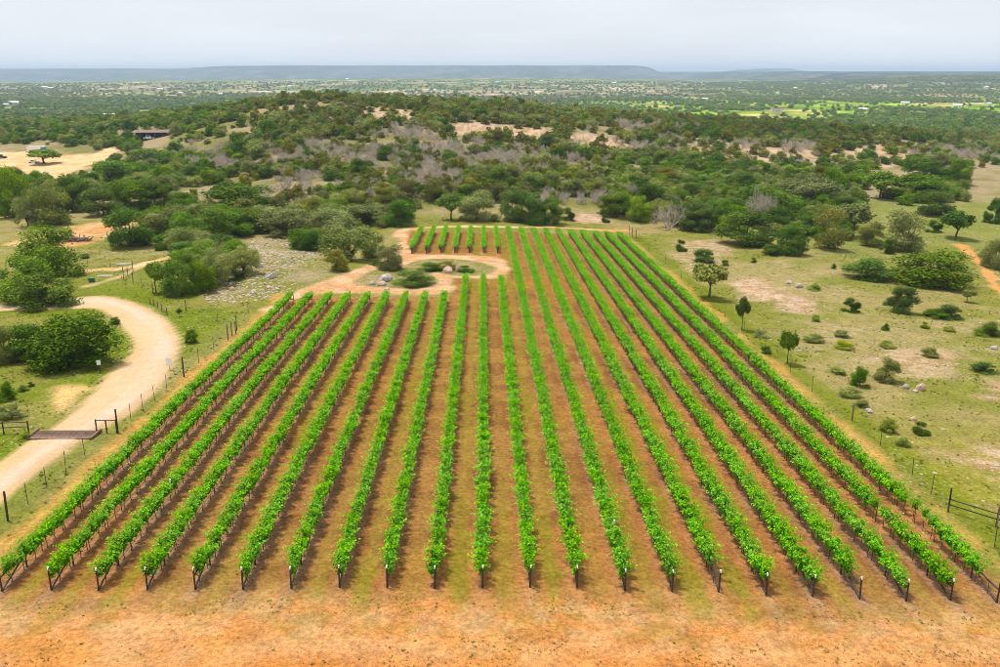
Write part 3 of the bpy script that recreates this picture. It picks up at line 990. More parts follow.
# trees and shrubs one can pick out: base pixel, crown width, height, foliage, label
S, B_ = 'shrub', 'bush'
T_ = [
    (12, 306, 62, 52, 'bright', 'bright green oak at the left edge, behind the road bend', None),
    (38, 311, 62, 40, 'bright', 'broad bright oak overhanging the far end of the gravel road', None),
    (42, 280, 66, 56, 'bright', 'tall bright green oak behind the two oaks at the road', None),
    (62, 372, 92, 62, 'oak', 'big round dark green oak on the lawn inside the road bend', None),
    (26, 362, 46, 42, 'oak', 'dark oak joined to the left side of the big round oak', None),
    (2, 364, 34, 40, 'grey', 'grey green oak at the left edge beside the dark oaks', None),
    (2, 402, 20, 20, 'oak', 'dark bush cut by the left edge, below the oaks', 'shrub'),
    (68, 213, 37, 33, 'oak', 'tall dark oak left of centre in the row behind the brush pile', None),
    (98, 217, 38, 27, 'oak', 'dark round oak right behind the brown brush pile', None),
    (126, 212, 36, 28, 'bright', 'yellow green oak between the dark round oak and the red track', None),
    (152, 211, 36, 26, 'oak', 'dark oak where the red track passes its right side', None),
    (104, 185, 46, 23, 'bright', 'olive bright oak below the sandy clearing exit', None),
    (140, 173, 37, 22, 'oak', 'very dark dome shaped oak right of the sandy clearing', None),
    (162, 183, 22, 16, 'bright', 'small lime green oak right of the dark dome shaped oak', None),
    (48, 226, 38, 35, 'grey', 'dull green oak left of the tall dark oak, near the brush pile', None),
    (8, 219, 34, 45, 'bright', 'bright oak at the left edge below the sandy clearing', None),
    (24, 228, 24, 28, 'grey', 'grey leafed small tree between the left edge oak and the dull green oak', None),
    (125, 249, 46, 36, 'oak', 'dark oak standing alone on grass in front of the red track', None),
    (151, 237, 32, 26, 'bright', 'brighter smaller oak touching the lone dark oak on its right', None),
    (39, 165, 34, 18, 'bright', 'small flat topped oak alone on the sandy clearing', 'tall'),
    (236, 214, 73, 30, 'oak', 'wide dark green oak dome on the slope right of the red track', None),
    (186, 246, 30, 30, 'bright', 'leftmost bright oak of the clump above the road bend', None),
    (207, 242, 40, 30, 'bright', 'bright oak second from the left in the clump above the road bend', None),
    (229, 238, 40, 26, 'bright', 'yellow green oak in the middle of the clump above the rubble slope', None),
    (252, 234, 36, 24, 'bright', 'bright oak behind the top of the rubble slope', None),
    (283, 238, 52, 30, 'grey', 'pale green spreading oak behind the rubble slope', None),
    (304, 250, 36, 20, 'oak', 'dark low oak at the upper right corner of the rubble slope', None),
    (330, 236, 44, 26, 'grey', 'grey green oak right of the pale spreading oak', None),
    (178, 297, 36, 40, 'bright', 'yellow green oak nearest the road bend railing', None),
    (200, 294, 32, 36, 'bright', 'olive oak right of the yellow green oak by the road bend', None),
    (215, 286, 34, 38, 'grey', 'grey half bare oak in the clump left of the rubble slope', None),
    (241, 276, 36, 30, 'grey', 'olive grey oak against the left side of the rubble slope', None),
    (234, 281, 20, 13, 'oak', 'small dark bush at the foot of the olive grey oak', 'shrub'),
    (154, 294, 20, 32, 'bright', 'slim young tree beside the fence post at the road bend', 'tall'),
    (349, 262, 60, 40, 'grey', 'large pale grey green live oak left of the loop track', None),
    (372, 258, 26, 26, 'grey', 'smaller grey green oak under the right side of the large live oak', None),
    (310, 251, 26, 20, 'oak', 'dark green oak left of the large pale live oak', None),
    (335, 272, 24, 24, 'juniper', 'olive juniper at the right end of the rubble slope', None),
    (388, 271, 31, 27, 'grey', 'thin leaved small tree at the left tip of the loop island', 'grey'),
    (358, 226, 48, 21, 'grey', 'broad dull green oak behind the large pale live oak', None),
    (394, 223, 32, 18, 'grey', 'round grey green oak left of the short vine rows', None),
    (451, 221, 27, 29, 'bright', 'bright green oak with visible trunk behind the short vine rows', 'tall'),
    (476, 222, 33, 26, 'grey', 'olive round oak right of the bright trunked oak behind the vines', None),
    (495, 222, 13, 9, 'grey', 'small pale bush between the two oak groups behind the vines', 'shrub'),
    (514, 222, 28, 27, 'oak', 'leftmost of three dark oaks at the head of the vineyard', None),
    (533, 225, 30, 29, 'oak', 'middle of three dark oaks at the head of the vineyard', None),
    (550, 225, 27, 24, 'oak', 'rightmost of three dark oaks at the head of the vineyard', None),
    (568, 221, 15, 14, 'oak', 'small dark bush right of the three dark oaks', 'shrub'),
    (606, 223, 9, 9, 'oak', 'tiny dark ball shaped bush beside bare grey brush', 'shrub'),
    (617, 218, 32, 22, 'oak', 'dark oak above the right end of the vine row heads', None),
    (641, 223, 24, 23, 'bright', 'bright round oak left of the silvery bare tree', None),
    (672, 230, 38, 26, 'bare', 'silvery bare tree beyond the upper right vineyard corner', None),
    (700, 232, 35, 26, 'oak', 'very dark oak right of the silvery bare tree', None),
    (650, 210, 32, 22, 'oak', 'dark green oak behind the bright round oak', None),
    (712, 300, 37, 38, 'grey', 'feathery tree with slim trunk just outside the right fence', 'tall'),
    (743, 331, 14, 34, 'oak', 'narrow sapling second from the back along the right fence', 'tall'),
    (789, 365, 19, 34, 'oak', 'round headed sapling closest along the right fence', 'tall'),
    (682, 252, 12, 13, 'oak', 'small round bush in the rubble outside the upper right corner', 'shrub'),
    (706, 263, 24, 16, 'oak', 'ragged green bush behind the feathery trunked tree', 'shrub'),
    (750, 247, 52, 32, 'oak', 'wide oak with dead limbs above it on the right pasture edge', None),
    (794, 256, 30, 28, 'oak', 'dark narrow oak right of the wide oak with dead limbs', None),
    (771, 256, 20, 13, 'oak', 'round bush in front of the wide oak with dead limbs', 'shrub'),
    (768, 226, 40, 36, 'bare', 'pale bare limbs of a dead tree rising behind the wide oak', None),
    (724, 228, 26, 20, 'oak', 'oak left behind the wide oak with dead limbs', None),
    (774, 218, 58, 30, 'bright', 'broad bright canopy oak behind the wide oak with dead limbs', None),
    (832, 251, 31, 38, 'juniper', 'tall olive tree at the near edge of the right pasture wood', 'oak'),
    (817, 205, 52, 26, 'grey', 'wide grey green live oak at the far side of the right wood', None),
    (838, 193, 24, 22, 'bright', 'lime green round oak left of the open grass', None),
    (857, 239, 34, 37, 'grey', 'grey green open tree at the left of the right pasture', 'tall'),
    (884, 200, 32, 31, 'bright', 'bright oak with bare trunk on the open grass', 'tall'),
    (922, 202, 60, 26, 'oak', 'wide spreading oak in the middle of the open grass', None),
    (938, 217, 35, 24, 'oak', 'lower oak hanging in front of the wide spreading oak', None),
    (932, 184, 40, 22, 'oak', 'dark wide oak behind the wide spreading oak', None),
    (962, 186, 23, 23, 'bright', 'lime oak right of the dark wide oak at the wood edge', None),
    (911, 253, 39, 36, 'grey', 'pale grey green tree left of the biggest round oak', None),
    (874, 247, 24, 22, 'grey', 'small greyish tree left of the pale grey green tree', None),
    (888, 254, 15, 16, 'oak', 'dark small bush between the two greyish trees', 'shrub'),
    (936, 233, 16, 14, 'oak', 'small bush on grass left of the round shade oak', 'shrub'),
    (961, 241, 34, 30, 'oak', 'round dark shade oak with trunk on the right pasture', 'tall'),
    (998, 224, 20, 22, 'oak', 'dark tree cut by the right edge beyond the shade oak', None),
    (1000, 270, 30, 32, 'grey', 'grey green tree cut by the right edge beside the orange track', None),
    (943, 289, 84, 42, 'oak', 'biggest round oak on the right pasture, beside the orange track', None),
    (872, 281, 52, 26, 'oak', 'low dark oak thicket left of the biggest round oak', 'shrub'),
    (906, 314, 28, 29, 'oak', 'very dark upright juniper below the biggest round oak', 'juniper'),
    (889, 306, 11, 10, 'oak', 'small bush at the left foot of the dark upright juniper', 'shrub'),
    (938, 319, 26, 11, 'oak', 'low left bush of the dark pair on the right slope', 'shrub'),
    (953, 320, 28, 17, 'oak', 'rounded right bush of the dark pair on the right slope', 'shrub'),
    (990, 337, 26, 16, 'oak', 'dark bush at the right edge of the slope', 'shrub'),
    (969, 303, 15, 14, 'grey', 'thin flat sapling on grass right of the dark pair', 'tall'),
    (853, 313, 18, 16, 'oak', 'ragged green bush among stones left of the dark juniper', 'shrub'),
    (886, 331, 9, 8, 'oak', 'tiny dark ball bush in the stones of the right slope', 'shrub'),
    (892, 384, 26, 27, 'juniper', 'yellowish rounded juniper beside the orange boulder', None),
    (862, 388, 20, 21, 'oak', 'dark green conical juniper left of the yellowish juniper', 'juniper'),
    (924, 436, 18, 14, 'oak', 'dark green bush alone on the lower right pasture', 'shrub'),
    (890, 434, 19, 15, 'lime', 'pale lime shrub left of the lone dark green bush', 'shrub'),
    (988, 374, 26, 13, 'oak', 'flat green bush near the right edge, above the pink rock', 'shrub'),
    (890, 349, 17, 9, 'lime', 'lime clump above the yellowish juniper', 'shrub'),
    (932, 358, 18, 12, 'lime', 'lime clump right of the yellowish juniper', 'shrub'),
    (951, 332, 12, 7, 'lime', 'small lime clump below the dark bush pair', 'shrub'),
    (927, 329, 10, 8, 'lime', 'small lime clump left below the dark bush pair', 'shrub'),
    (848, 350, 22, 10, 'lime', 'lime clump lying left of the tiny dark ball bush', 'shrub'),
    (845, 338, 18, 9, 'grey', 'grey green low shrub above the long lime clump', 'shrub'),
    (815, 291, 15, 8, 'lime', 'lime shrub at the top end of the pink rock sheet', 'shrub'),
    (816, 322, 10, 8, 'lime', 'single lime shrub below the pink rock sheet', 'shrub'),
    (815, 343, 24, 10, 'grey', 'dull low shrub right of the nearest sapling', 'shrub'),
    (763, 338, 16, 8, 'grey', 'dull low shrub right of the narrow sapling', 'shrub'),
    (767, 354, 11, 9, 'oak', 'dark green shrub on the grass left of the nearest sapling', 'shrub'),
    (852, 398, 26, 12, 'grey', 'dull sprawling shrub behind the wooden fence post on the right', 'shrub'),
    (862, 408, 18, 9, 'lime', 'lime shrub beside the wooden fence post on the right', 'shrub'),
    (904, 447, 16, 11, 'lime', 'thin lime shrub nearest the right fence', 'shrub'),
    (838, 375, 20, 9, 'lime', 'yellow lime shrub left of the dark conical juniper', 'shrub'),
    (754, 263, 6, 6, 'oak', 'tiny dark bush alone on tan grass', 'shrub'),
    (726, 266, 8, 7, 'oak', 'tiny round bush behind the feathery tree', 'shrub'),
    (834, 269, 6, 6, 'oak', 'tiny bush on the grass by the low oak thicket', 'shrub'),
    (412, 287, 42, 20, 'bright', 'large yellow green bush on the front loop island', 'shrub'),
    (428, 272, 26, 11, 'oak', 'dull bush at the left of the back loop island', 'shrub'),
    (445, 271, 24, 12, 'juniper', 'olive bush behind the pink rock on the back loop island', 'shrub'),
    (467, 273, 18, 9, 'oak', 'small dark bush right of the pink rock on the back loop island', 'shrub'),
    (190, 344, 14, 15, 'oak', 'small dark bush on the verge between road and vineyard', 'shrub'),
    (179, 317, 6, 9, 'oak', 'tiny sapling by the end of the road railing', 'tall'),
    (113, 325, 12, 9, 'oak', 'dark bush on the inner edge of the road bend', 'shrub'),
    (102, 334, 9, 7, 'oak', 'dark tuft bush on the lawn, upper of two', 'shrub'),
    (105, 343, 9, 7, 'juniper', 'dark tuft bush on the lawn, lower of two', 'shrub'),
    (30, 387, 7, 6, 'oak', 'tiny dark bush on the lawn left of the sand patch', 'shrub'),
    (22, 392, 11, 7, 'oak', 'low dark bush left of the tiny bush on the lawn', 'shrub'),
    (8, 420, 26, 18, 'grey', 'grey green shrub by the left end of the cattle guard', 'shrub'),
    (22, 441, 15, 9, 'lime', 'pale lime shrub in front of the left pipe rail', 'shrub'),
    (83, 259, 10, 6, 'oak', 'small dark bush on the grass below the brush pile', 'shrub'),
    (135, 246, 22, 6, 'lime', 'flat lime shrub at the foot of the lone dark oak', 'shrub'),
    (375, 266, 14, 8, 'oak', 'dark bush under the thin leaved small tree', 'shrub'),
    (95, 318, 12, 5, 'grey', 'low dull shrub below the overhanging bright oak', 'shrub'),
    (193, 200, 10, 12, 'juniper', 'small dark juniper at the top end of the red track', None),
    (172, 190, 9, 6, 'oak', 'little bush on pale grass above the red track', 'shrub'),
    (168, 178, 14, 9, 'oak', 'little dark bush on pale grass right of the lime oak', 'shrub'),
]
HAND = []
for px, py, wp, hp, mat, label, shape in T_:
    sh = shape
    nm = 'shrub' if sh == 'shrub' else None
    e = tree_px(px, py, wp, hp, mat, label, sh, None, nm, 'shrub' if sh == 'shrub' else None)
    HAND.append((e.location.x, e.location.y, e.scale[0] * 0.5))

# ------------------------------------------------------------------ woodland
WOODS = [W2(p) for p in (
    [(172, 206), (200, 199), (240, 190), (335, 186), (420, 204), (402, 226), (345, 228), (322, 248), (250, 234), (215, 250), (165, 262), (160, 246)],
    [(-10, 178), (60, 186), (100, 168), (160, 172), (200, 160), (235, 165), (230, 186), (172, 188), (168, 198), (110, 206), (30, 214), (-10, 225)],
    [(700, 196), (860, 192), (856, 236), (826, 249), (790, 240), (722, 232)],
    [(640, 203), (715, 196), (716, 228), (650, 222)],
    [(165, 262), (200, 250), (245, 262), (238, 276), (200, 292), (165, 292)],
    [(895, 190), (960, 180), (960, 205), (900, 206)],
)]


BUILT = [at(*p)[:2] for p in ((153, 138), (108, 118), (95, 119), (14, 104), (7, 106), (37, 152.5))]


def wood_density(x, y, px, py):
    lim = np.interp(px, [-200, 0, 60, 150, 172, 240, 335, 345, 420, 430, 560, 640, 700, 720, 860, 865, 1000, 1200],
                    [172, 143, 143, 158, 172, 178, 186, 204, 206, 202, 206, 208, 204, 196, 196, 168, 166, 200])
    d = sstep(3, -6, py - lim)
    for p in WOODS:
        d = np.maximum(d, 1.2 * sstep(-2, 2, sd_poly(x, y, p)))
    d = d * (0.10 + 0.85 * sstep(0.34, 0.52, fbm(x / 30, y / 30, 91, 3)))
    for k, p in enumerate(PINK):
        d = d * (1 - (0.95 if k in (3, 4, 5, 7) else 0.88) * sstep(-9, 0, sd_poly(x, y, p)))
    d = d * (1 - sstep(-3, 1, sd_poly(x, y, CLEAR)))
    for ln, w in TRACKS:
        d = d * (1 - sstep(-2.5, 0, sd_line(x, y, ln, w)))
    for bx, by in BUILT:                      # yards kept clear in front of the buildings
        ln = np.array([[bx, by + 6], [bx * 0.90, by * 0.90]])
        d = d * (1 - sstep(-2, 1, sd_line(x, y, ln, 15.0)))
    return d


def bare_zone(px, py):
    bz = np.zeros(len(px))
    for bx, by, rx, ry in ((365, 166, 62, 17), (300, 172, 55, 24), (275, 192, 30, 12), (235, 172, 30, 12), (420, 178, 36, 10), (330, 148, 50, 9), (575, 203, 40, 9), (450, 152, 60, 8), (505, 160, 60, 9), (640, 150, 60, 8),
                       (210, 150, 30, 14), (120, 168, 20, 6), (560, 168, 50, 10), (420, 135, 60, 8), (640, 130, 40, 6), (760, 150, 60, 8), (960, 158, 50, 9), (390, 195, 20, 7), (220, 165, 24, 10)):
        bz = np.maximum(bz, np.exp(-((px - bx) / rx) ** 2 - ((py - by) / ry) ** 2))
    return bz


rw = np.random.default_rng(21)
pts = []
for y0, y1, per in ((160, 225, 9.0), (225, 420, 6.0), (420, 760, 7.0), (760, 1300, 26.0), (1300, 2600, 80.0), (2600, 5200, 330.0)):
    xm = 0.66 * y1 + 20
    n = int((y1 - y0) * 2 * xm / per)
    x = rw.uniform(-xm, xm, n); y = rw.uniform(y0, y1, n)
    ok = np.abs(x - 0.0175 * y) < 0.60 * y + 25
    pts.append(np.stack([x[ok], y[ok]], 1))
pts = np.concatenate(pts)
pz = height(pts[:, 0], pts[:, 1])
ppx, ppy, pdp = project(pts[:, 0], pts[:, 1], pz)
den = wood_density(pts[:, 0], pts[:, 1], ppx, ppy)
yy = pts[:, 1]
g1 = fbm(pts[:, 0] / 260, yy / 420, 61, 4)
uu = pts[:, 0] / yy
fieldz = sstep(0.04, 0.20, uu + 0.1 * (g1 - 0.5)) * sstep(2900, 2000, yy) * sstep(0.22, 0.38, g1) * sstep(950, 1300, yy)
den = den * (1 - 0.85 * fieldz)
tanz = sstep(2500, 3300, yy) * sstep(0.30, 0.15, uu) * sstep(-0.75, -0.35, uu)
den = den * (1 - 0.75 * tanz)
den = den * np.where(yy > 1000, 0.15 + 0.85 * sstep(0.40, 0.56, fbm(pts[:, 0] / 120, yy / 200, 66, 3)), 1)
bz0 = bare_zone(ppx, ppy) * (pts[:, 1] < 700)
keep = rw.uniform(size=len(den)) < den
pts, pz, ppx, ppy, pdp = pts[keep], pz[keep], ppx[keep], ppy[keep], pdp[keep]
yy = pts[:, 1]
# thin out trees that would stand inside each other (only near ones), and inside the hand-placed ones
size = np.where(yy < 1200, rw.gamma(5.5, 0.76, len(yy)) + 0.9, rw.uniform(6, 11, len(yy)))
size = np.where(yy > 2500, rw.uniform(7, 13, len(yy)), size)
size = np.minimum(size, np.where(yy < 1200, 8.8, 40))
ok = np.ones(len(yy), bool)
for hx, hy, hr in HAND:
    ok &= np.hypot(pts[:, 0] - hx, pts[:, 1] - hy) > 0.85 * hr + 0.15 * size
cell = {}
for i in np.argsort(yy):
    if not ok[i] or yy[i] > 700:
        continue
    cx_, cy_ = int(pts[i, 0] // 6), int(pts[i, 1] // 6)
    bad = False
    for a in (-1, 0, 1):
        for b in (-1, 0, 1):
            for j in cell.get((cx_ + a, cy_ + b), ()):
                if (pts[i, 0] - pts[j, 0]) ** 2 + (pts[i, 1] - pts[j, 1]) ** 2 < (0.275 * (size[i] + size[j])) ** 2:
                    bad = True
    if bad:
        ok[i] = False
    else:
        cell.setdefault((cx_, cy_), []).append(i)
pts, pz, ppx, ppy, pdp, size, yy = pts[ok], pz[ok], ppx[ok], ppy[ok], pdp[ok], size[ok], yy[ok]
# which kind grows where
q1 = fbm(pts[:, 0] / 55, yy / 55, 95, 3); q2 = rw.uniform(size=len(yy)); q3 = fbm(pts[:, 0] / 22, yy / 22, 97, 3)
kind = np.full(len(yy), 'juniper', dtype=object)
kind[q2 < 0.30] = 'grey'
kind[(q2 > 0.30) & (q2 < 0.52)] = 'oak'
br = (q2 > 0.94) | ((ppx > 610) & (ppy > 160) & (q2 > 0.66)) | ((ppx < 240) & (q2 > 0.66))
kind[br] = 'bright'
right_oak = ((ppx > 600) & (ppy > 158) | (ppx < 240)) & (kind == 'juniper') & (rw.uniform(size=len(yy)) < 0.75)
kind[right_oak] = 'oak'
kind[(ppx > 680) & (ppy < 142) & (yy < 800) & (kind == 'grey')] = 'oak'
fv = (yy > 950) & (ppx > 560)
kind[fv & (q2 > 0.35)] = 'bright'
kind[(yy > 2500) & (rw.uniform(size=len(yy)) < 0.7)] = 'grey'
bz = bare_zone(ppx, ppy)
bare = (rw.uniform(size=len(yy)) < 1.1 * bz * sstep(0.28, 0.42, q3)) & (yy < 900)
kind[bare] = 'bare'
hgt = size * np.where(kind == 'juniper', rw.uniform(0.62, 0.9, len(yy)), rw.uniform(0.55, 0.82, len(yy)))
hgt = np.where(kind == 'bare', size * 0.62, hgt)
hgt = np.where(yy > 1200, size * 0.55, hgt)

LAB = {
    'juniper': ('olive juniper tree in the dense woodland beyond the vineyard', 'junipers in the hill woodland'),
    'grey': ('grey green live oak in the dense woodland beyond the vineyard', 'live oaks in the hill woodland'),
    'oak': ('dark green oak in the dense woodland beyond the vineyard', 'dark oaks in the hill woodland'),
    'bright': ('bright green oak in the dense woodland beyond the vineyard', 'bright oaks in the hill woodland'),
    'bare': ('bare grey leafless tree in the woodland beyond the vineyard', 'bare trees in the hill woodland'),
}


def zone(p):
    for lim_, t_ in ((170, 'woods behind the sandy clearing'), (345, 'wooded slope above the wide dark oak dome'), (500, 'wood behind the short vine rows'), (640, 'wood behind the three dark oaks'), (860, 'wood behind the silvery bare tree')):
        if p < lim_:
            return t_
    return 'wood beyond the open grass'


inview = (ppx > -15) & (ppx < 1015)
show = np.where(inview, size / pdp, 0)
for k_ in ('bare',):
    show = show * np.where(kind == k_, 0.8, 1.0)
big = np.argsort(-show)[:175]
ind = np.zeros(len(yy), bool); ind[big] = True
for i in big:
    k_ = kind[i]
    tree((pts[i, 0], yy[i], pz[i]), size[i], hgt[i], k_, LAB[k_][0].replace('dense woodland beyond the vineyard', zone(ppx[i])).replace('woodland beyond the vineyard', zone(ppx[i])), k_ if k_ in KIND else None, LAB[k_][1])

# the rest of the wood: one mass
LIB = bpy.data.collections.new('tree_shapes')      # not linked: source shapes only


def joined(name, V, F, tn, mat, mb):
    nv = len(V)
    tv, tf = np.array(mb.v), mb.f
    me = bpy.data.meshes.new(name)
    me.from_pydata([tuple(a) for a in np.vstack([V, tv])], [], [tuple(a) for a in F] + [tuple(np.array(a) + nv) for a in tf])
    me.materials.append(M[mat]); me.materials.append(M['bark'])
    me.polygons.foreach_set('material_index', np.r_[np.zeros(len(F), np.int32), np.ones(len(tf), np.int32)].astype(np.int32))
    with_tone(me, np.r_[tn, np.zeros(len(tv))])
    return me


def lib_obj(coll, name, me):
    o = bpy.data.objects.new(name, me)
    coll.objects.link(o)


lib_index = {}
names = []
for ki, (kind_, mat) in enumerate((('juniper', 'juniper'), ('grey', 'grey'), ('oak', 'oak'), ('bright', 'bright'))):
    for v in range(3):
        V, F, tn, mb = tree_shape(500 + 10 * ki + v, 1500, 0.062, **KIND[kind_])
        nm = 's%02d_mid_%s' % (len(names), kind_)
        lib_obj(LIB, nm, joined(nm, V, F, tn, mat, mb)); lib_index.setdefault((kind_, 0), []).append(len(names)); names.append(nm)
    for v in range(2):
        V, F, tn, mb = tree_shape(600 + 10 * ki + v, 240, 0.15, **KIND[kind_])
        nm = 's%02d_far_%s' % (len(names), kind_)
        lib_obj(LIB, nm, joined(nm, V, F, tn, mat, mb)); lib_index.setdefault((kind_, 1), []).append(len(names)); names.append(nm)
for v in range(2):
    nm = 's%02d_bare' % len(names)
    lib_obj(LIB, nm, bare_shape(700 + v, 14, 4).mesh(nm, M['bare'])); lib_index.setdefault(('bare', 0), []).append(len(names)); names.append(nm)
lib_index[('bare', 1)] = lib_index[('bare', 0)]


def scatter(name, P, rz, scale3, idx, coll, label, tilt=None):
    me = bpy.data.meshes.new(name)
    me.vertices.add(len(P)); me.vertices.foreach_set('co', np.asarray(P, np.float32).ravel())
    a = me.attributes.new('sc', 'FLOAT_VECTOR', 'POINT'); a.data.foreach_set('vector', np.asarray(scale3, np.float32).ravel())
    r3 = np.zeros((len(P), 3), np.float32); r3[:, 2] = rz
    if tilt is not None:
        r3[:, :2] = tilt
    a = me.attributes.new('rt', 'FLOAT_VECTOR', 'POINT'); a.data.foreach_set('vector', r3.ravel())
    a = me.attributes.new('ix', 'INT', 'POINT'); a.data.foreach_set('value', np.asarray(idx, np.int32))
    o = obj(name, me)
    ng = bpy.data.node_groups.new(name + '_nodes', 'GeometryNodeTree')
    ng.interface.new_socket('Geometry', in_out='INPUT', socket_type='NodeSocketGeometry')
    ng.interface.new_socket('Geometry', in_out='OUTPUT', socket_type='NodeSocketGeometry')
    N, L = ng.nodes, ng.links
    gi, go = N.new('NodeGroupInput'), N.new('NodeGroupOutput')
    iop = N.new('GeometryNodeInstanceOnPoints')
    ci = N.new('GeometryNodeCollectionInfo')
    ci.inputs['Collection'].default_value = coll
    ci.inputs['Separate Children'].default_value = True
    ci.inputs['Reset Children'].default_value = True
    iop.inputs['Pick Instance'].default_value = True

    def attr(nm, ty):
        q = N.new('GeometryNodeInputNamedAttribute'); q.data_type = ty; q.inputs['Name'].default_value = nm
        return q.outputs['Attribute']
    L.new(gi.outputs[0], iop.inputs['Points'])
    L.new(ci.outputs['Instances'], iop.inputs['Instance'])
    L.new(attr('ix', 'INT'), iop.inputs['Instance Index'])
    e2r = N.new('FunctionNodeEulerToRotation')
    L.new(attr('rt', 'FLOAT_VECTOR'), e2r.inputs[0])
    L.new(e2r.outputs[0], iop.inputs['Rotation'])
    L.new(attr('sc', 'FLOAT_VECTOR'), iop.inputs['Scale'])
    L.new(iop.outputs['Instances'], go.inputs[0])
    md = o.modifiers.new('scatter', 'NODES')
    md.node_group = ng
    o['kind'] = 'stuff'
    o['label'] = label
    return o


rest = ~ind
ii = np.where(rest)[0]
idx = np.array([random.choice(lib_index[(kind[i], 1 if (yy[i] > 900) else 0)]) for i in ii])
scatter('woodland', np.stack([pts[ii, 0], yy[ii], pz[ii] - 0.1], 1), rw.uniform(0, 6.28, len(ii)), np.stack([size[ii], size[ii], hgt[ii]], 1), idx, LIB,
        'dense oak and juniper woodland covering the hill and the far country')
print('WOOD', len(yy), 'rest', len(ii), {k_: int((kind == k_).sum()) for k_ in LAB})

# ------------------------------------------------------------------ grapevines and their trellises
ORD = ['first', 'second', 'third', 'fourth', 'fifth', 'sixth', 'seventh', 'eighth', 'ninth', 'tenth', 'eleventh', 'twelfth', 'thirteenth', 'fourteenth',
       'fifteenth', 'sixteenth', 'seventeenth', 'eighteenth', 'nineteenth', 'twentieth', 'twenty-first', 'twenty-second']
VS = 1.52                          # metres between vines


def vine_mesh(seed, wide):
    rs = np.random.default_rng(seed)
    P, N, T, Z = [], [], [], []
    for k in range(26):
        y0 = rs.uniform(-0.85, 0.85)
        side = rs.choice([-1, 1])
        lean = side * rs.uniform(0.05, 0.55) * wide
        top = rs.uniform(0.65, 1.16)
        droop = rs.uniform(0.0, 0.35) if rs.uniform() < 0.45 else 0.0
        m = 17
        stray = rs.uniform() < 0.13
        if stray:
            lean *= 1.7; top *= 1.12; droop *= 0.5
        t = np.sort(rs.uniform(0.0, 1, m))
        x = rs.normal() * 0.07 + lean * t ** 1.3
        z = 0.84 + top * np.sin(t * 1.45) - droop * t ** 2.2
        y = y0 + rs.normal() * 0.25 * t
        off = rs.normal(size=(m, 3)) * np.array([0.10, 0.09, 0.07])
        p = np.stack([x, y, z], 1) + off
        P.append(p)
        N.append(unit(np.stack([np.sign(p[:, 0]) * 0.45 + rs.normal(size=m) * 0.5, rs.normal(size=m) * 0.5, 0.75 + rs.normal(size=m) * 0.35], 1)))
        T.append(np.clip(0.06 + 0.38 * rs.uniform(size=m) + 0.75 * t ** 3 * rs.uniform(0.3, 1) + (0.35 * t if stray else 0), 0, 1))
        Z.append(rs.uniform(0.15, 0.25, m) * (1 - 0.35 * t))
    P, N, T, Z = map(np.concatenate, (P, N, T, Z))
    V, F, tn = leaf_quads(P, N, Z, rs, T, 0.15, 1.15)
    return with_tone(mesh_of('vine_leaves', V, F, M['vine']), tn)


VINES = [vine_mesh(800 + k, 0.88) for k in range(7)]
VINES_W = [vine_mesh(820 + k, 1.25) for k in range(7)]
post_me = MB().tube((0, 0, -0.1), (0, 0, 1.62), 0.030, 0.028, 6).mesh('line_post', M['steel'])
endp_me = MB().tube((0, 0, -0.1), (0, 0, 1.58), 0.058, 0.055, 8).mesh('end_post', M['pipe'])
cap_me = MB().tube((0, 0, 1.56), (0, 0, 1.63), 0.062, 0.05, 8).tube((0, -0.055, 1.44), (0, -0.055, 1.56), 0.04, 0.04, 6).mesh('cap', M['white'])
inn_me = MB().tube((0, 0, -0.1), (0, 0, 1.06), 0.058, 0.055, 8).mesh('inner_post', M['pipe'])
_rail = {}


def rail_mesh(dz, s):
    k = (round(dz, 2), s)
    if k not in _rail:
        _rail[k] = (MB().tube((0, 0.05 * s, 1.00), (0, 3.1 * s, 1.00 + dz), 0.055, n=7).mesh('rail', M['pipe']),
                    MB().tube((0, 0.06 * s, 0.10), (0, 3.1 * s, 0.95 + dz), 0.055, n=7).mesh('brace', M['pipe']))
    return _rail[k]


rv = random.Random(5)
WEAK = {(21, 5): .45, (21, 6): .3, (21, 7): .35, (21, 8): .5, (20, 7): 0.4, (20, 6): .6, (18, 0): 0, (15, 0): 0, (21, 0): 0, (21, 1): 0.7, (0, 0): .8, (5, 30): .5, (14, 22): .55, (16, 40): .5, (19, 18): .5, (19, 17): .7, (8, 21): .6, (3, 12): .7}


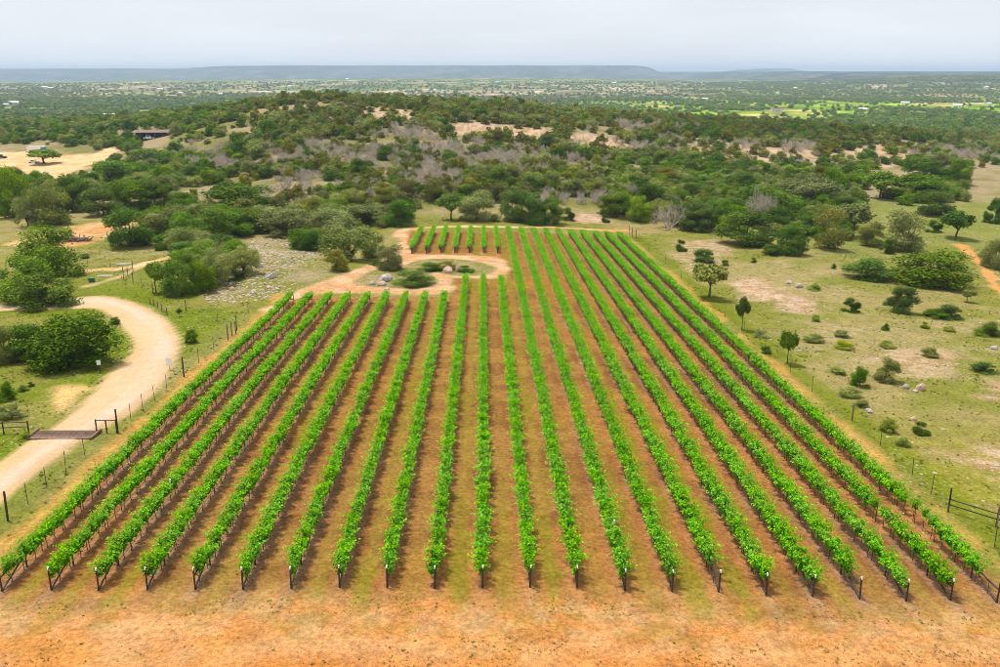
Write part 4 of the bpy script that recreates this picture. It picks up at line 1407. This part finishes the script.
def vine_row(k, y0, y1, where, label, tlabel, tgroup, vgroup):
    X = ROW_X[k]
    z0 = h1(X, y0)
    row = empty('vine_row', (X, y0, z0)); tag(row, label, 'vine row', vgroup)
    tre = empty('trellis', (X, y0, z0)); tag(tre, tlabel, 'trellis', tgroup)
    n = int((y1 - y0 - 1.2) / VS)
    ys = y0 + 1.15 + VS * np.arange(n)
    zs = height(np.full(n, X), ys)
    tm = MB()
    wide = VINES_W if k > 11 else VINES
    for j in range(n):
        wk = WEAK.get((k, j), 1.0) if where == 'long' else 1.0
        if rv.random() < 0.012:
            wk *= 0.6
        tx, ty = rv.gauss(0, 0.04), ys[j] + rv.gauss(0, 0.06)
        b = Vector((tx, ty - y0, zs[j] - z0 - 0.05)); m_ = Vector((tx + rv.gauss(0, .04), ty - y0 + rv.gauss(0, .05), zs[j] - z0 + 0.45)); t = Vector((rv.gauss(0, .03), ty - y0, zs[j] - z0 + 0.9))
        tm.tube(b, m_, 0.035, 0.028, 5, False); tm.tube(m_, t, 0.028, 0.024, 5, False)
        tm.tube(t, t + Vector((0, 0.7, 0.04)), 0.018, 0.010, 4, False); tm.tube(t, t + Vector((0, -0.7, 0.0)), 0.018, 0.010, 4, False)
        if wk > 0.05:
            flip = rv.random() < 0.5
            hs_ = 0.86 + 0.24 * rv.random()
            obj('vine', wide[rv.randrange(7)], row, (rv.gauss(0, 0.05), ys[j] - y0, zs[j] - z0 + (1 - hs_ * wk) * 0.84), (0, 0, (math.pi if flip else 0) + rv.gauss(0, 0.06)),
                ((0.86 + 0.26 * rv.random()) * (0.6 + 0.4 * wk), (0.95 + 0.15 * rv.random()) * wk, hs_ * (0.55 + 0.45 * wk)))
    tr = obj('vine_trunks', tm.mesh('vine_trunks', M['vinebark'], True), row)
    tr['kind'] = 'stuff'
    # trellis
    for e, s in ((y0, 1), (y1, -1)):
        ze, zi = h1(X, e), h1(X, e + 3.15 * s)
        rl, bc = rail_mesh(zi - ze, s)
        ep = obj('end_post', endp_me, tre, (0, e - y0, ze - z0), (rv.gauss(0, 0.015), rv.gauss(0, 0.02), 0))
        obj('cap', cap_me, ep)
        obj('inner_post', inn_me, tre, (0, e - y0 + 3.15 * s, zi - z0))
        obj('rail', rl, tre, (0, e - y0, ze - z0))
        obj('brace', bc, tre, (0, e - y0, ze - z0))
    py = np.arange(y0 + 5.3, y1 - 3.5, 2 * VS)
    if len(py):
        pz_ = height(np.full(len(py), X), py)
        for a, b in zip(py, pz_):
            obj('line_post', post_me, tre, (rv.gauss(0, .02), a - y0, b - z0), (rv.gauss(0, .025), rv.gauss(0, .025), rv.random()), (1, 1, 0.94 + 0.1 * rv.random()))
    wy = np.linspace(y0, y1, max(3, int((y1 - y0) / 6)))
    wz = height(np.full(len(wy), X), wy) - z0
    wm = MB()
    for hz, rr in ((0.42, 0.014), (0.90, 0.006), (1.25, 0.005), (1.55, 0.005)):
        for a in range(len(wy) - 1):
            wm.tube((0.03, wy[a] - y0, wz[a] + hz), (0.03, wy[a + 1] - y0, wz[a + 1] + hz), rr, n=4, cap=False)
    obj('wires', wm.mesh('wires', M['wire']), tre)


for k in range(22):
    y1 = Y_SHORT if k <= 8 else Y_MID if k <= 11 else Y_FAR
    tail = 'ending short of the sandy loop track' if k <= 8 else 'ending beside the sandy loop track' if k <= 11 else 'running the full depth of the field'
    nth = ORD[k]
    where = f'{nth} vine row from the road' if k else 'outermost vine row on the road side'
    if k == 21:
        where = 'last vine row along the right fence'
    vine_row(k, Y_NEAR + (rv.random() - .5) * 0.3, y1 + (rv.random() - .5) * 0.6, 'long', f'{where}, {tail}',
             f'steel trellis with white capped end post in the {where}', 'trellises of the long rows', 'long vine rows')
for q_, k in enumerate(range(5, 12)):
    nth = ORD[q_]
    vine_row(k, Y_UP, Y_FAR - 0.3, 'short', f'{nth} short vine row from the left, behind the sandy loop track',
             f'steel trellis carrying the {nth} short vine row behind the sandy loop track', 'trellises of the short rows', 'short vine rows')

# ------------------------------------------------------------------ fences, gates, cattle guard
big_post = MB().tube((0, 0, -0.2), (0, 0, 2.35), 0.085, 0.08, 8).mesh('post', M['pipe'])
mid_post = MB().tube((0, 0, -0.2), (0, 0, 1.75), 0.075, 0.07, 7).mesh('post', M['wood'])
thin_post = MB().tube((0, 0, -0.2), (0, 0, 1.85), 0.028, 0.026, 5).mesh('post', M['steel'])


def wire_fence(pix, label):
    P = [at(a, b) for a, b, _ in pix]
    o0 = P[0]
    f = empty('wire_fence', o0); tag(f, label, 'fence')
    wm = MB()
    hs = {'T': 2.2, 'M': 1.7, 't': 1.8}
    for (x, y, z), (_, _, t) in zip(P, pix):
        obj('post', {'T': big_post, 'M': mid_post, 't': thin_post}[t], f, (x - o0[0], y - o0[1], z - o0[2]), (rv.gauss(0, .02), rv.gauss(0, .02), 0))
    for a, b in zip(P[:-1], P[1:]):
        for hz in (0.25, 0.5, 0.75, 1.0, 1.25, 1.5, 1.7):
            wm.tube((a[0] - o0[0], a[1] - o0[1], a[2] - o0[2] + hz), (b[0] - o0[0], b[1] - o0[1], b[2] - o0[2] + hz), 0.005, n=3, cap=False)
    obj('wires', wm.mesh('wires', M['wire']), f)
    return P


wire_fence([(-22, 546, 't'), (8, 521, 'T'), (28, 504, 't'), (47, 488, 't'), (66, 472, 't'), (85, 456, 't'), (118, 433, 'T'), (131, 421, 't'), (143, 411, 't'), (155, 401, 't'), (167, 391, 't'), (184, 377, 'T'), (199, 363, 't'), (214, 351, 't'), (228, 340, 'M')],
           'tall wire fence with dark posts between gravel road and vineyard')
wire_fence([(236, 334, 'M'), (218, 324, 't'), (186, 311, 'M'), (170, 303, 't'), (153, 294, 'M'), (142, 288, 't'), (133, 281, 'M')], 'wire fence running from the corner brace to the ranch gate')
wire_fence([(632, 237, 'M'), (649, 251, 't'), (665, 265, 't'), (681, 279, 't'), (696, 291, 't'), (725, 317, 't'), (744, 333, 't'), (765, 351, 't'), (790, 373, 't'), (812, 392, 't'), (852, 421, 'M'), (880, 446, 't'), (912, 477, 't'), (931, 494, 't'), (948, 512, 'M')],
           'wire fence along the right side of the vineyard')
wire_fence([(996, 527, 'M'), (994, 549, 't'), (1022, 575, 't'), (1060, 605, 't')], 'wire fence continuing past the pipe brace at the right edge')
wire_fence([(122, 280, 't'), (110, 268, 't'), (88, 266, 't'), (70, 268, 't')], 'low wire fence left of the ranch gate')


def rails(name, label, cat, posts, hts, top_h, n_rail, mat='pipe', r=0.045):
    """posts at pixels, joined by level pipes"""
    P = [at(a, b) for a, b in posts]
    o0 = P[0]
    f = empty(name, o0); tag(f, label, cat)
    L_ = [Vector((p[0] - o0[0], p[1] - o0[1], p[2] - o0[2])) for p in P]
    for p, hh in zip(L_, hts):
        obj('post', MB().tube((0, 0, -0.2), (0, 0, hh), 0.07, 0.065, 8).mesh('post', M[mat]), f, p)
    for k in range(n_rail):
        hz = top_h * (1 - k * 0.42)
        for a, b in zip(L_[:-1], L_[1:]):
            obj('rail', MB().tube(a + Vector((0, 0, hz)), b + Vector((0, 0, hz)), r, n=7).mesh('rail', M[mat]), f)
    return f


rails('pipe_brace', 'dark pipe brace panel with tall post at the right edge of the fence', 'fence', [(948, 512), (996, 527), (1050, 544)], [2.1, 1.25, 1.25], 1.12, 2)
rails('corner_brace', 'wooden double post corner brace beside the vineyard verge', 'fence', [(228, 340), (232, 336), (237, 331)], [2.2, 1.9, 2.3], 1.5, 1, 'wood')
rails('corner_brace', 'wooden corner brace behind the upper right vineyard corner', 'fence', [(629, 234), (632, 236), (636, 238)], [2.2, 2.2, 2.2], 1.5, 1, 'wood')
rails('ranch_gate', 'dark timber gate frame across the dirt track behind the road', 'gate', [(124, 281), (128, 276), (133, 271)], [2.6, 1.6, 2.2], 1.5, 2, 'wood')
rails('road_railing', 'low rusty railing on the outside of the road bend', 'railing', [(150, 304), (154, 306), (158, 308), (162, 311), (167, 315)], [1.1] * 5, 1.0, 2, 'wood')
rails('pipe_wing', 'short dark pipe rail at the vineyard end of the cattle guard', 'railing', [(97, 433), (107, 433), (117, 433)], [1.35, 1.3, 1.3], 1.25, 1)
rails('pipe_wing', 'dark pipe rail at the far left end of the cattle guard', 'railing', [(-16, 436), (4, 434), (29, 433)], [1.2, 1.2, 1.2], 1.1, 2)

ca, cb = at(33, 436), at(96, 436)
va = Vector(cb) - Vector(ca); va.z = 0
gl = va.length; ang = math.atan2(va.y, va.x)
cg = empty('cattle_guard', (ca[0], ca[1], max(ca[2], cb[2]) + 0.06), ang)
tag(cg, 'rusty pipe cattle guard across the gravel road', 'cattle guard')
for k in range(8):
    obj('bar', MB().tube((0, -0.9 + k * 0.255, 0.03), (gl, -0.9 + k * 0.255, 0.03 + (cb[2] - ca[2])), 0.07, n=7).mesh('bar', M['rust']), cg)
for e in (0, gl):
    obj('frame', MB().box((e, 0, 0.10), (0.2, 2.2, 0.26)).mesh('frame', M['wood']), cg)
obj('pit', MB().box((gl / 2, 0, -0.03), (gl, 2.0, 0.06)).mesh('pit', plain('pit_soil', (0.13, 0.075, 0.05), 0.95)), cg)

# ------------------------------------------------------------------ rocks
def rock_mesh(seed, mat, n=2):
    rs = np.random.default_rng(seed)
    import bmesh
    bm = bmesh.new()
    bmesh.ops.create_icosphere(bm, subdivisions=n, radius=0.5)
    fr = rs.uniform(-2, 2, (9, 3)); 
    for v in bm.verts:
        p = np.array(v.co); d = p / np.linalg.norm(p)
        r = 1.0
        for q in fr:
            c = d @ (q / np.linalg.norm(q))
            lim = 0.62 + 0.32 * (abs(q[0]) / 2)
            if c * r > lim:
                r = lim / c
        v.co = Vector(d * 0.5 * (r + 0.04 * rs.normal()))
    me = bpy.data.meshes.new('rock')
    bm.to_mesh(me); bm.free()
    me.materials.append(M[mat])
    return me


for j, (px, py, wp, hp, mat, lab) in enumerate((
        (386, 282, 16, 11, 'rock', 'large grey boulder on the front loop island'),
        (382, 286, 10, 6, 'pinkrock', 'pinkish flat rock below the large grey boulder'),
        (372, 285, 8, 5, 'rock', 'pale low rock left of the large grey boulder'),
        (448, 273, 11, 8, 'pinkrock', 'pink boulder on the back loop island'),
        (458, 272, 5, 8, 'pinkrock', 'narrow upright stone right of the pink boulder'),
        (387, 290, 6, 3, 'pinkrock', 'small stone at the front rim of the loop island'),
        (922, 391, 12, 10, 'pinkrock', 'orange topped boulder beside the yellowish juniper'),
        (907, 389, 8, 6, 'rock', 'pale boulder left of the orange topped boulder'),
        (916, 392, 6, 3, 'rock', 'flat stone between the two boulders by the juniper'),
        (995, 350, 8, 7, 'rock', 'white boulder at the right edge of the slope'),
        (914, 421, 8, 6, 'pinkrock', 'reddish rock left above the lone dark green bush'),
        (870, 413, 10, 5, 'rock', 'pale rock below the lime shrub by the fence post'),
        (800, 288, 9, 6, 'rock', 'pale boulder at the upper end of the pink rock sheet'),
        (790, 284, 8, 5, 'rock', 'white boulder behind the pink rock sheet'),
        (487, 221, 5, 3, 'rock', 'white stone at the head of the short vine rows'),
        (196, 292, 8, 5, 'rock', 'pale stone at the lower end of the rubble slope'),
        (253, 294, 9, 6, 'rock', 'wide pale stone on the rubble slope nearest the vines'),
        (232, 291, 7, 5, 'pinkrock', 'tan stone left of the wide pale stone on the rubble'),
        (270, 279, 12, 7, 'rock', 'biggest pale rock on the rubble slope'),
        (258, 268, 10, 6, 'rock', 'pale rock above the biggest rock of the rubble slope'),
        (372, 234, 5, 3, 'rock', 'white rock beside the large pale live oak'))):
    x, y, z = at(px, py)
    dp = float(project(x, y, z)[2])
    w, hh = wp * dp / FPX, hp * dp / FPX
    tag(obj('boulder', rock_mesh(900 + j, mat), None, (x, y + w * 0.3, z + hh * 0.14), (rv.gauss(0, .1), rv.gauss(0, .1), rv.random() * 6), (w, w * 0.8, hh * 1.3)), lab, 'boulder')

LIB2 = bpy.data.collections.new('stone_shapes')
for k in range(5):
    lib_obj(LIB2, 'r%d' % k, rock_mesh(950 + k, 'rock' if k < 3 else 'pinkrock', 1))
rs_ = np.random.default_rng(33)
xs, ys = rs_.uniform(-110, 190, 420000), rs_.uniform(25, 330, 420000)
_, _, stn = soil_colour(xs, ys)
stn = stn * (0.35 + 0.9 * sstep(0.45, 0.62, fbm(xs / 5, ys / 5, 15, 3)))
kp = rs_.uniform(size=len(xs)) < stn ** 1.4 * 0.42 + 0.006 * (xs > 39) + 0.22 * (sd_poly(xs, ys, ROCKY) > -1)
kp &= ~((xs > -34) & (xs < 37) & (ys < 226))
xs, ys = xs[kp], ys[kp]
sz = 0.16 + 0.55 * rs_.uniform(size=len(xs)) ** 3
sz = np.where(sd_poly(xs, ys, ROCKY) > -2, 0.22 + 0.75 * rs_.uniform(size=len(xs)) ** 2, sz)
scatter('rubble', np.stack([xs, ys, height(xs, ys) - 0.02], 1), rs_.uniform(0, 6.28, len(xs)), np.stack([sz, sz * 0.8, sz * 0.55], 1), rs_.integers(0, 5, len(xs)), LIB2, 'pale granite rubble strewn over the pasture slopes')
print('STONES', len(xs))

# ------------------------------------------------------------------ weeds and grass tufts
LIB3 = bpy.data.collections.new('tuft_shapes')


def tuft(seed, blades, tall, mat, wid):
    rs = np.random.default_rng(seed)
    V, F = [], []
    for k in range(blades):
        a = rs.uniform(0, 6.28); r = abs(rs.normal()) * 0.22
        b = np.array([r * math.cos(a), r * math.sin(a), -0.02])
        d = np.array([math.cos(a) * rs.uniform(0.1, 0.6), math.sin(a) * rs.uniform(0.1, 0.6), tall * rs.uniform(0.5, 1)])
        s = np.array([-math.sin(a), math.cos(a), 0]) * wid
        i = len(V)
        V += [b - s, b + s, b + d * 0.6 + s * 0.8, b + d]
        F += [(i, i + 1, i + 2), (i, i + 2, i + 3)]
    return with_tone(mesh_of('tuft', np.array(V), np.array(F), M[mat]), np.repeat(rs.uniform(0, 1, blades), 4))


for k in range(4):
    lib_obj(LIB3, 't%d' % k, tuft(40 + k, 16, 0.55, 'weed', 0.05))
lib_obj(LIB3, 't4', tuft(50, 22, 0.45, 'bright', 0.09))
lib_obj(LIB3, 't5', tuft(51, 26, 0.6, 'lime', 0.07))
xs, ys = rs_.uniform(-90, 130, 520000), 30 + 230 * rs_.uniform(size=520000) ** 1.25
_, gr_, _ = soil_colour(xs, ys)
cl = fbm(xs / 2.2, ys / 2.2, 55, 3)
infield = (xs > -32) & (xs < 35) & (ys > 47) & (ys < 220)
pk = np.where(infield, 0.16 * gr_ ** 1.5, 0.22 * gr_ ** 1.3) * sstep(0.42, 0.62, cl)
pk = np.where((ys < 49) & (np.abs(xs) < 38), 0.60 * sstep(0.46, 0.58, cl) + 0.05, pk)
kp = rs_.uniform(size=len(xs)) < pk
xs, ys, infield = xs[kp], ys[kp], infield[kp]
sz = np.where(infield | (ys < 49), 0.07 + 0.15 * rs_.uniform(size=len(xs)) ** 2, rs_.uniform(0.16, 0.42, len(xs)))
ix = np.where(rs_.uniform(size=len(xs)) < 0.86, rs_.integers(0, 4, len(xs)), rs_.integers(4, 6, len(xs)))
scatter('grass_tufts', np.stack([xs, ys, height(xs, ys) + np.where(infield, 0.03, 0)], 1), rs_.uniform(0, 6.28, len(xs)), np.stack([sz, sz, sz], 1), ix, LIB3, 'tufts of grass and weeds on the soil and pasture')
print('TUFTS', len(xs))

# ------------------------------------------------------------------ brush pile, signs, utility boxes
x, y, z = at(74, 241)
bp = empty('brush_pile', (x, y, z)); tag(bp, 'heap of dead brown branches and logs beside the red track', 'brush pile')
for k in range(70):
    a = rv.random() * 6.28; r = rv.random() ** .5 * 4.0
    c = Vector((r * math.cos(a), 0.45 * r * math.sin(a), max(0.08, 1.7 * (1 - r / 4.2)) * rv.random() + 0.1))
    d = Vector((rv.gauss(0, 1), rv.gauss(0, .6), rv.gauss(0, .22))).normalized() * rv.uniform(0.7, 1.8)
    rr = rv.uniform(0.07, 0.2)
    obj('log', MB().tube(c - d, c + d, rr, rr * 0.6, 6).mesh('log', M['rust'] if k % 3 else M['wood']), bp)


def sign(px, py, hgt, w, hh, label, lift=0.0):
    x, y, z = at(px, py)
    s = empty('road_sign', (x, y, z), rv.uniform(-.3, .3)); tag(s, label, 'sign')
    obj('post', MB().tube((0, 0, -0.1), (0, 0, hgt), 0.04, n=6).mesh('post', M['steel']), s)
    obj('panel', MB().box((0, -0.05, hgt - hh / 2), (w, 0.03, hh)).mesh('panel', M['white']), s)


sign(170, 370, 1.5, 0.75, 1.0, 'white sign panel at the outer edge of the gravel road')
sign(100, 373, 1.55, 0.45, 0.55, 'small white sign on a thin post on the lawn inside the bend')
sign(443, 222, 2.2, 0.7, 0.7, 'white sign on a dark post behind the short vine rows')
x, y, z = at(92, 282)
ub = empty('utility_box', (x, y, z)); tag(ub, 'small teal utility box on the grass behind the road', 'utility box')
obj('cabinet', MB().box((0, 0, 0.35), (0.9, 0.7, 0.7)).mesh('cabinet', M['teal']), ub)
obj('lid', MB().box((0, 0, 0.73), (0.98, 0.78, 0.06)).mesh('lid', M['teal']), ub)
for px, py, w, lab in ((105, 276, 2.6, 'pale concrete pad beside the teal utility box'), (124, 264, 2.6, 'grey concrete pad behind the ranch gate')):
    x, y, z = at(px, py)
    tag(obj('concrete_pad', MB().box((0, 0, -0.02), (w, 1.6, 0.2), 0.3).mesh('concrete_pad', M['concrete']), None, (x, y, z)), lab, 'concrete pad')
# white tube vine guards
for px, py, lab in ((157, 518, 'short white grow tube at the foot of the third vine row'), (163, 485, 'white tag on top of the third vine row'), (613, 524, 'white tag hanging in a vine right of centre')):
    x, y, z = at(px, py)
    k = 2 if px < 300 else 13

    gt = obj('grow_tube', MB().tube((0, 0, 0.05 if py == 518 else 1.62), (0.05, 0, 0.6 if py == 518 else 1.95), 0.07, n=8).mesh('grow_tube', M['white']), None, (ROW_X[k] + 0.12, y - (0 if py == 518 else 3.1), h1(ROW_X[k], y)))
    tag(gt, lab, 'grow tube')

# ------------------------------------------------------------------ buildings and vehicles in the distance
def gable(name, loc, rz, w, d, hw, hr, wall, roof, label, win=3, cat='house'):
    b = empty(name, loc, rz); tag(b, label, cat)
    m = MB(); m.box((0, 0, hw / 2 - 0.5), (w, d, hw + 1))
    m.faces([(-w / 2, -d / 2, hw), (-w / 2, d / 2, hw), (-w / 2, 0, hw + hr), (w / 2, -d / 2, hw), (w / 2, d / 2, hw), (w / 2, 0, hw + hr)], [(0, 2, 1), (3, 4, 5)])
    obj('wall', m.mesh('wall', M[wall]), b)
    o = 0.5
    k = hr / (d / 2)
    r = MB()
    for s in (-1, 1):
        v = [(-w / 2 - o, 0, hw + hr + .04), (w / 2 + o, 0, hw + hr + .04), (w / 2 + o, s * (d / 2 + o), hw - o * k + .04), (-w / 2 - o, s * (d / 2 + o), hw - o * k + .04)]
        v += [(a, c, e + .14) for a, c, e in v]
        r.faces(v, [(0, 1, 2, 3), (4, 7, 6, 5), (0, 4, 5, 1), (2, 6, 7, 3), (1, 5, 6, 2), (0, 3, 7, 4)])
    obj('roof', r.mesh('roof', M[roof]), b)
    for q in range(win):
        xx = -w / 2 + w * (q + 0.5) / win
        obj('window', MB().box((xx, -d / 2 - 0.03, hw * 0.55), (min(1.4, w / win * .5), 0.08, 1.3)).mesh('window', M['darkglass']), b)
    obj('door', MB().box((w * 0.18, -d / 2 - 0.03, 1.05), (1.0, 0.08, 2.1)).mesh('door', M['wood']), b)
    return b


def lift(px, py, up=0.0):
    x, y, z = at(px, py)
    return (x, y, z + up)


# long open shed with brown roof
x, y, z = at(153, 138)
sh = empty('open_shed', (x, y, z), 0.12); tag(sh, 'long open shed with brown metal roof in the woods', 'shed')
L_ = 34 * math.hypot(x, y) / 900
obj('roof', MB().faces([(-L_ / 2, -4, 2.9), (L_ / 2, -4, 2.9), (L_ / 2, 4, 3.9), (-L_ / 2, 4, 3.9), (-L_ / 2, -4, 3.1), (L_ / 2, -4, 3.1), (L_ / 2, 4, 4.1), (-L_ / 2, 4, 4.1)],
                       [(3, 2, 1, 0), (4, 5, 6, 7), (0, 1, 5, 4), (1, 2, 6, 5), (2, 3, 7, 6), (3, 0, 4, 7)]).mesh('roof', M['brownroof']), sh)
obj('wall', MB().box((0, 3.7, 1.6), (L_ * 0.98, 0.2, 4.3)).mesh('wall', M['darkpaint']), sh)
for k in range(6):
    obj('post', MB().box((-L_ / 2 + 0.4 + k * (L_ - 0.8) / 5, -3.6, 1.2), (0.3, 0.3, 3.5)).mesh('post', M['wood']), sh)
gable('ranch_house', lift(108, 118), 0.2, 20, 11, 4.0, 2.6, 'cream', 'whiteroof', 'white roofed ranch house at the end of the sandy lane')
gable('ranch_barn', lift(95, 119), -0.5, 12, 8, 3.5, 2.0, 'cream', 'greyroof', 'grey roofed small barn left of the white roofed ranch house', 2, 'barn')
gable('ranch_house', lift(14, 104), 0.1, 22, 10, 3.6, 2.6, 'white', 'whiteroof', 'white house among trees near the left edge')
gable('ranch_house', lift(7, 106), -0.2, 12, 9, 3.2, 2.4, 'cream', 'greyroof', 'grey roofed house left of the white house by the left edge')


def vehicle(loc, rz, ln, wd_, ht, paint_, label, cab=True, name='parked_truck', cat='truck'):
    b = empty(name, loc, rz); tag(b, label, cat)
    m = MB()
    prof = [(-.5, .18), (.5, .18), (.5, .50), (.20, .56), (.10, .98), (-.26, 1.0), (-.30, .56), (-.5, .54)] if cab else [(-.5, .14), (.5, .14), (.5, .96), (.46, 1.0), (-.46, 1.0), (-.5, .96)]
    n = len(prof)
    v = [(a * ln, s * wd_ / 2, c * ht) for s in (-1, 1) for a, c in prof]
    m.faces(v, [tuple(range(n)), tuple(range(2 * n - 1, n - 1, -1))] + [(k, k + n, (k + 1) % n + n, (k + 1) % n) for k in range(n)])
    obj('body', m.mesh('body', M[paint_]), b)
    if cab:
        for s in (-1, 1):
            obj('window', MB().box((-.08 * ln, s * (wd_ / 2 + .01), .78 * ht), (.28 * ln, .04, .26 * ht)).mesh('window', M['darkglass']), b)
    for a in (-.32, .32):
        for s in (-1, 1):
            obj('wheel', MB().tube((a * ln, s * wd_ * .5 - .12, .17 * ht + .06), (a * ln, s * wd_ * .5 + .12, .17 * ht + .06), .17 * ht + .1, n=12).mesh('wheel', M['black']), b)
    return b


tl = vehicle(lift(37, 152.5), 0.05, 8.6, 2.6, 3.1, 'white', 'white box trailer with blue end behind the small clearing oak', False, 'box_trailer', 'trailer')
obj('blue_end', MB().box((4.36, 0, 1.7), (0.1, 2.4, 2.3)).mesh('blue_end', M['blue']), tl)
obj('blue_stripe', MB().box((3.5, -1.33, 1.7), (1.7, 0.06, 2.3)).mesh('blue_stripe', M['blue']), tl)
vehicle(lift(1, 158.5), 0.2, 5.4, 2.0, 2.0, 'darkpaint', 'dark pickup truck on the clearing at the left edge')
vehicle(lift(149, 139.5), 0.3, 5.4, 2.0, 2.1, 'white', 'white pickup truck parked at the open shed')
vehicle(lift(34, 163.0), 0.1, 4.6, 1.9, 1.5, 'white', 'white car under the small oak on the clearing', True, 'parked_car', 'car')

# far houses in the valley and on the slopes
FH = [(905, 104, 'white house alone in the right valley'), (862, 111, 'white house in the valley left of the green field'), (988, 105, 'white house at the right edge of the valley'),
      (957, 107, 'pale roofed house right of the lone white house'), (795, 89, 'small white house far out in the right woods'), (986, 88, 'white house high on the right hill'), 
      (777, 112, 'tan farm house left in the right valley'), (680, 87.5, 'white house on the blue wooded slope'), (541, 82, 'leftmost tan house on the pale far slope'), 
      (614, 84, 'white house on the pale far slope'), (497, 83, 'cream house on the pale far slope left of centre'), (347, 80, 'white house on the far slope below the ridge'), (45, 88, 'leftmost pale house in the far left town'), (51, 89, 'second pale house in the far left town'),
      (160, 90, 'white house in the far woods left of the hill'), (181, 94, 'small white house just left of the hill crest'), (221, 95, 'white house peeping over the hill shoulder'), (705, 100, 'cream house at the valley edge')]
for j, (px, py, lab) in enumerate(FH):
    x, y, z = at(px, py)
    f = min(1.35, max(0.9, math.hypot(x, y) / 3600))
    gable('far_house', (x, y, z), rv.uniform(-.6, .6), rv.uniform(13, 20) * f, 10 * f, 3.8 * f, 2.6 * f, rv.choice(['white', 'cream', 'white']), rv.choice(['whiteroof', 'greyroof', 'whiteroof', 'brownroof' if 'tan' in lab else 'whiteroof']), lab, 3)['group'] = 'houses in the far valley'

# ------------------------------------------------------------------ haze
hz_m = bpy.data.materials.new('haze_air')
hz_m.use_nodes = True
hn = hz_m.node_tree.nodes
hn.clear()
ho = hn.new('ShaderNodeOutputMaterial')
pv = hn.new('ShaderNodeVolumePrincipled')
pv.inputs['Color'].default_value = (0.62, 0.80, 1.0, 1)
pv.inputs['Density'].default_value = 0.000084
pv.inputs['Anisotropy'].default_value = 0.1
hz_m.node_tree.links.new(pv.outputs['Volume'], ho.inputs['Volume'])
zlo, zhi = float(gz.min()) - 1.5, max(float(gz.max()) + 14, CAM_Z + 6)
hb = obj('haze', MB().box((0, 12000, (zlo + zhi) / 2), (50000, 30000, zhi - zlo)).mesh('haze', hz_m))
hb['kind'] = 'stuff'
hb['label'] = 'thin blue haze over the whole country'
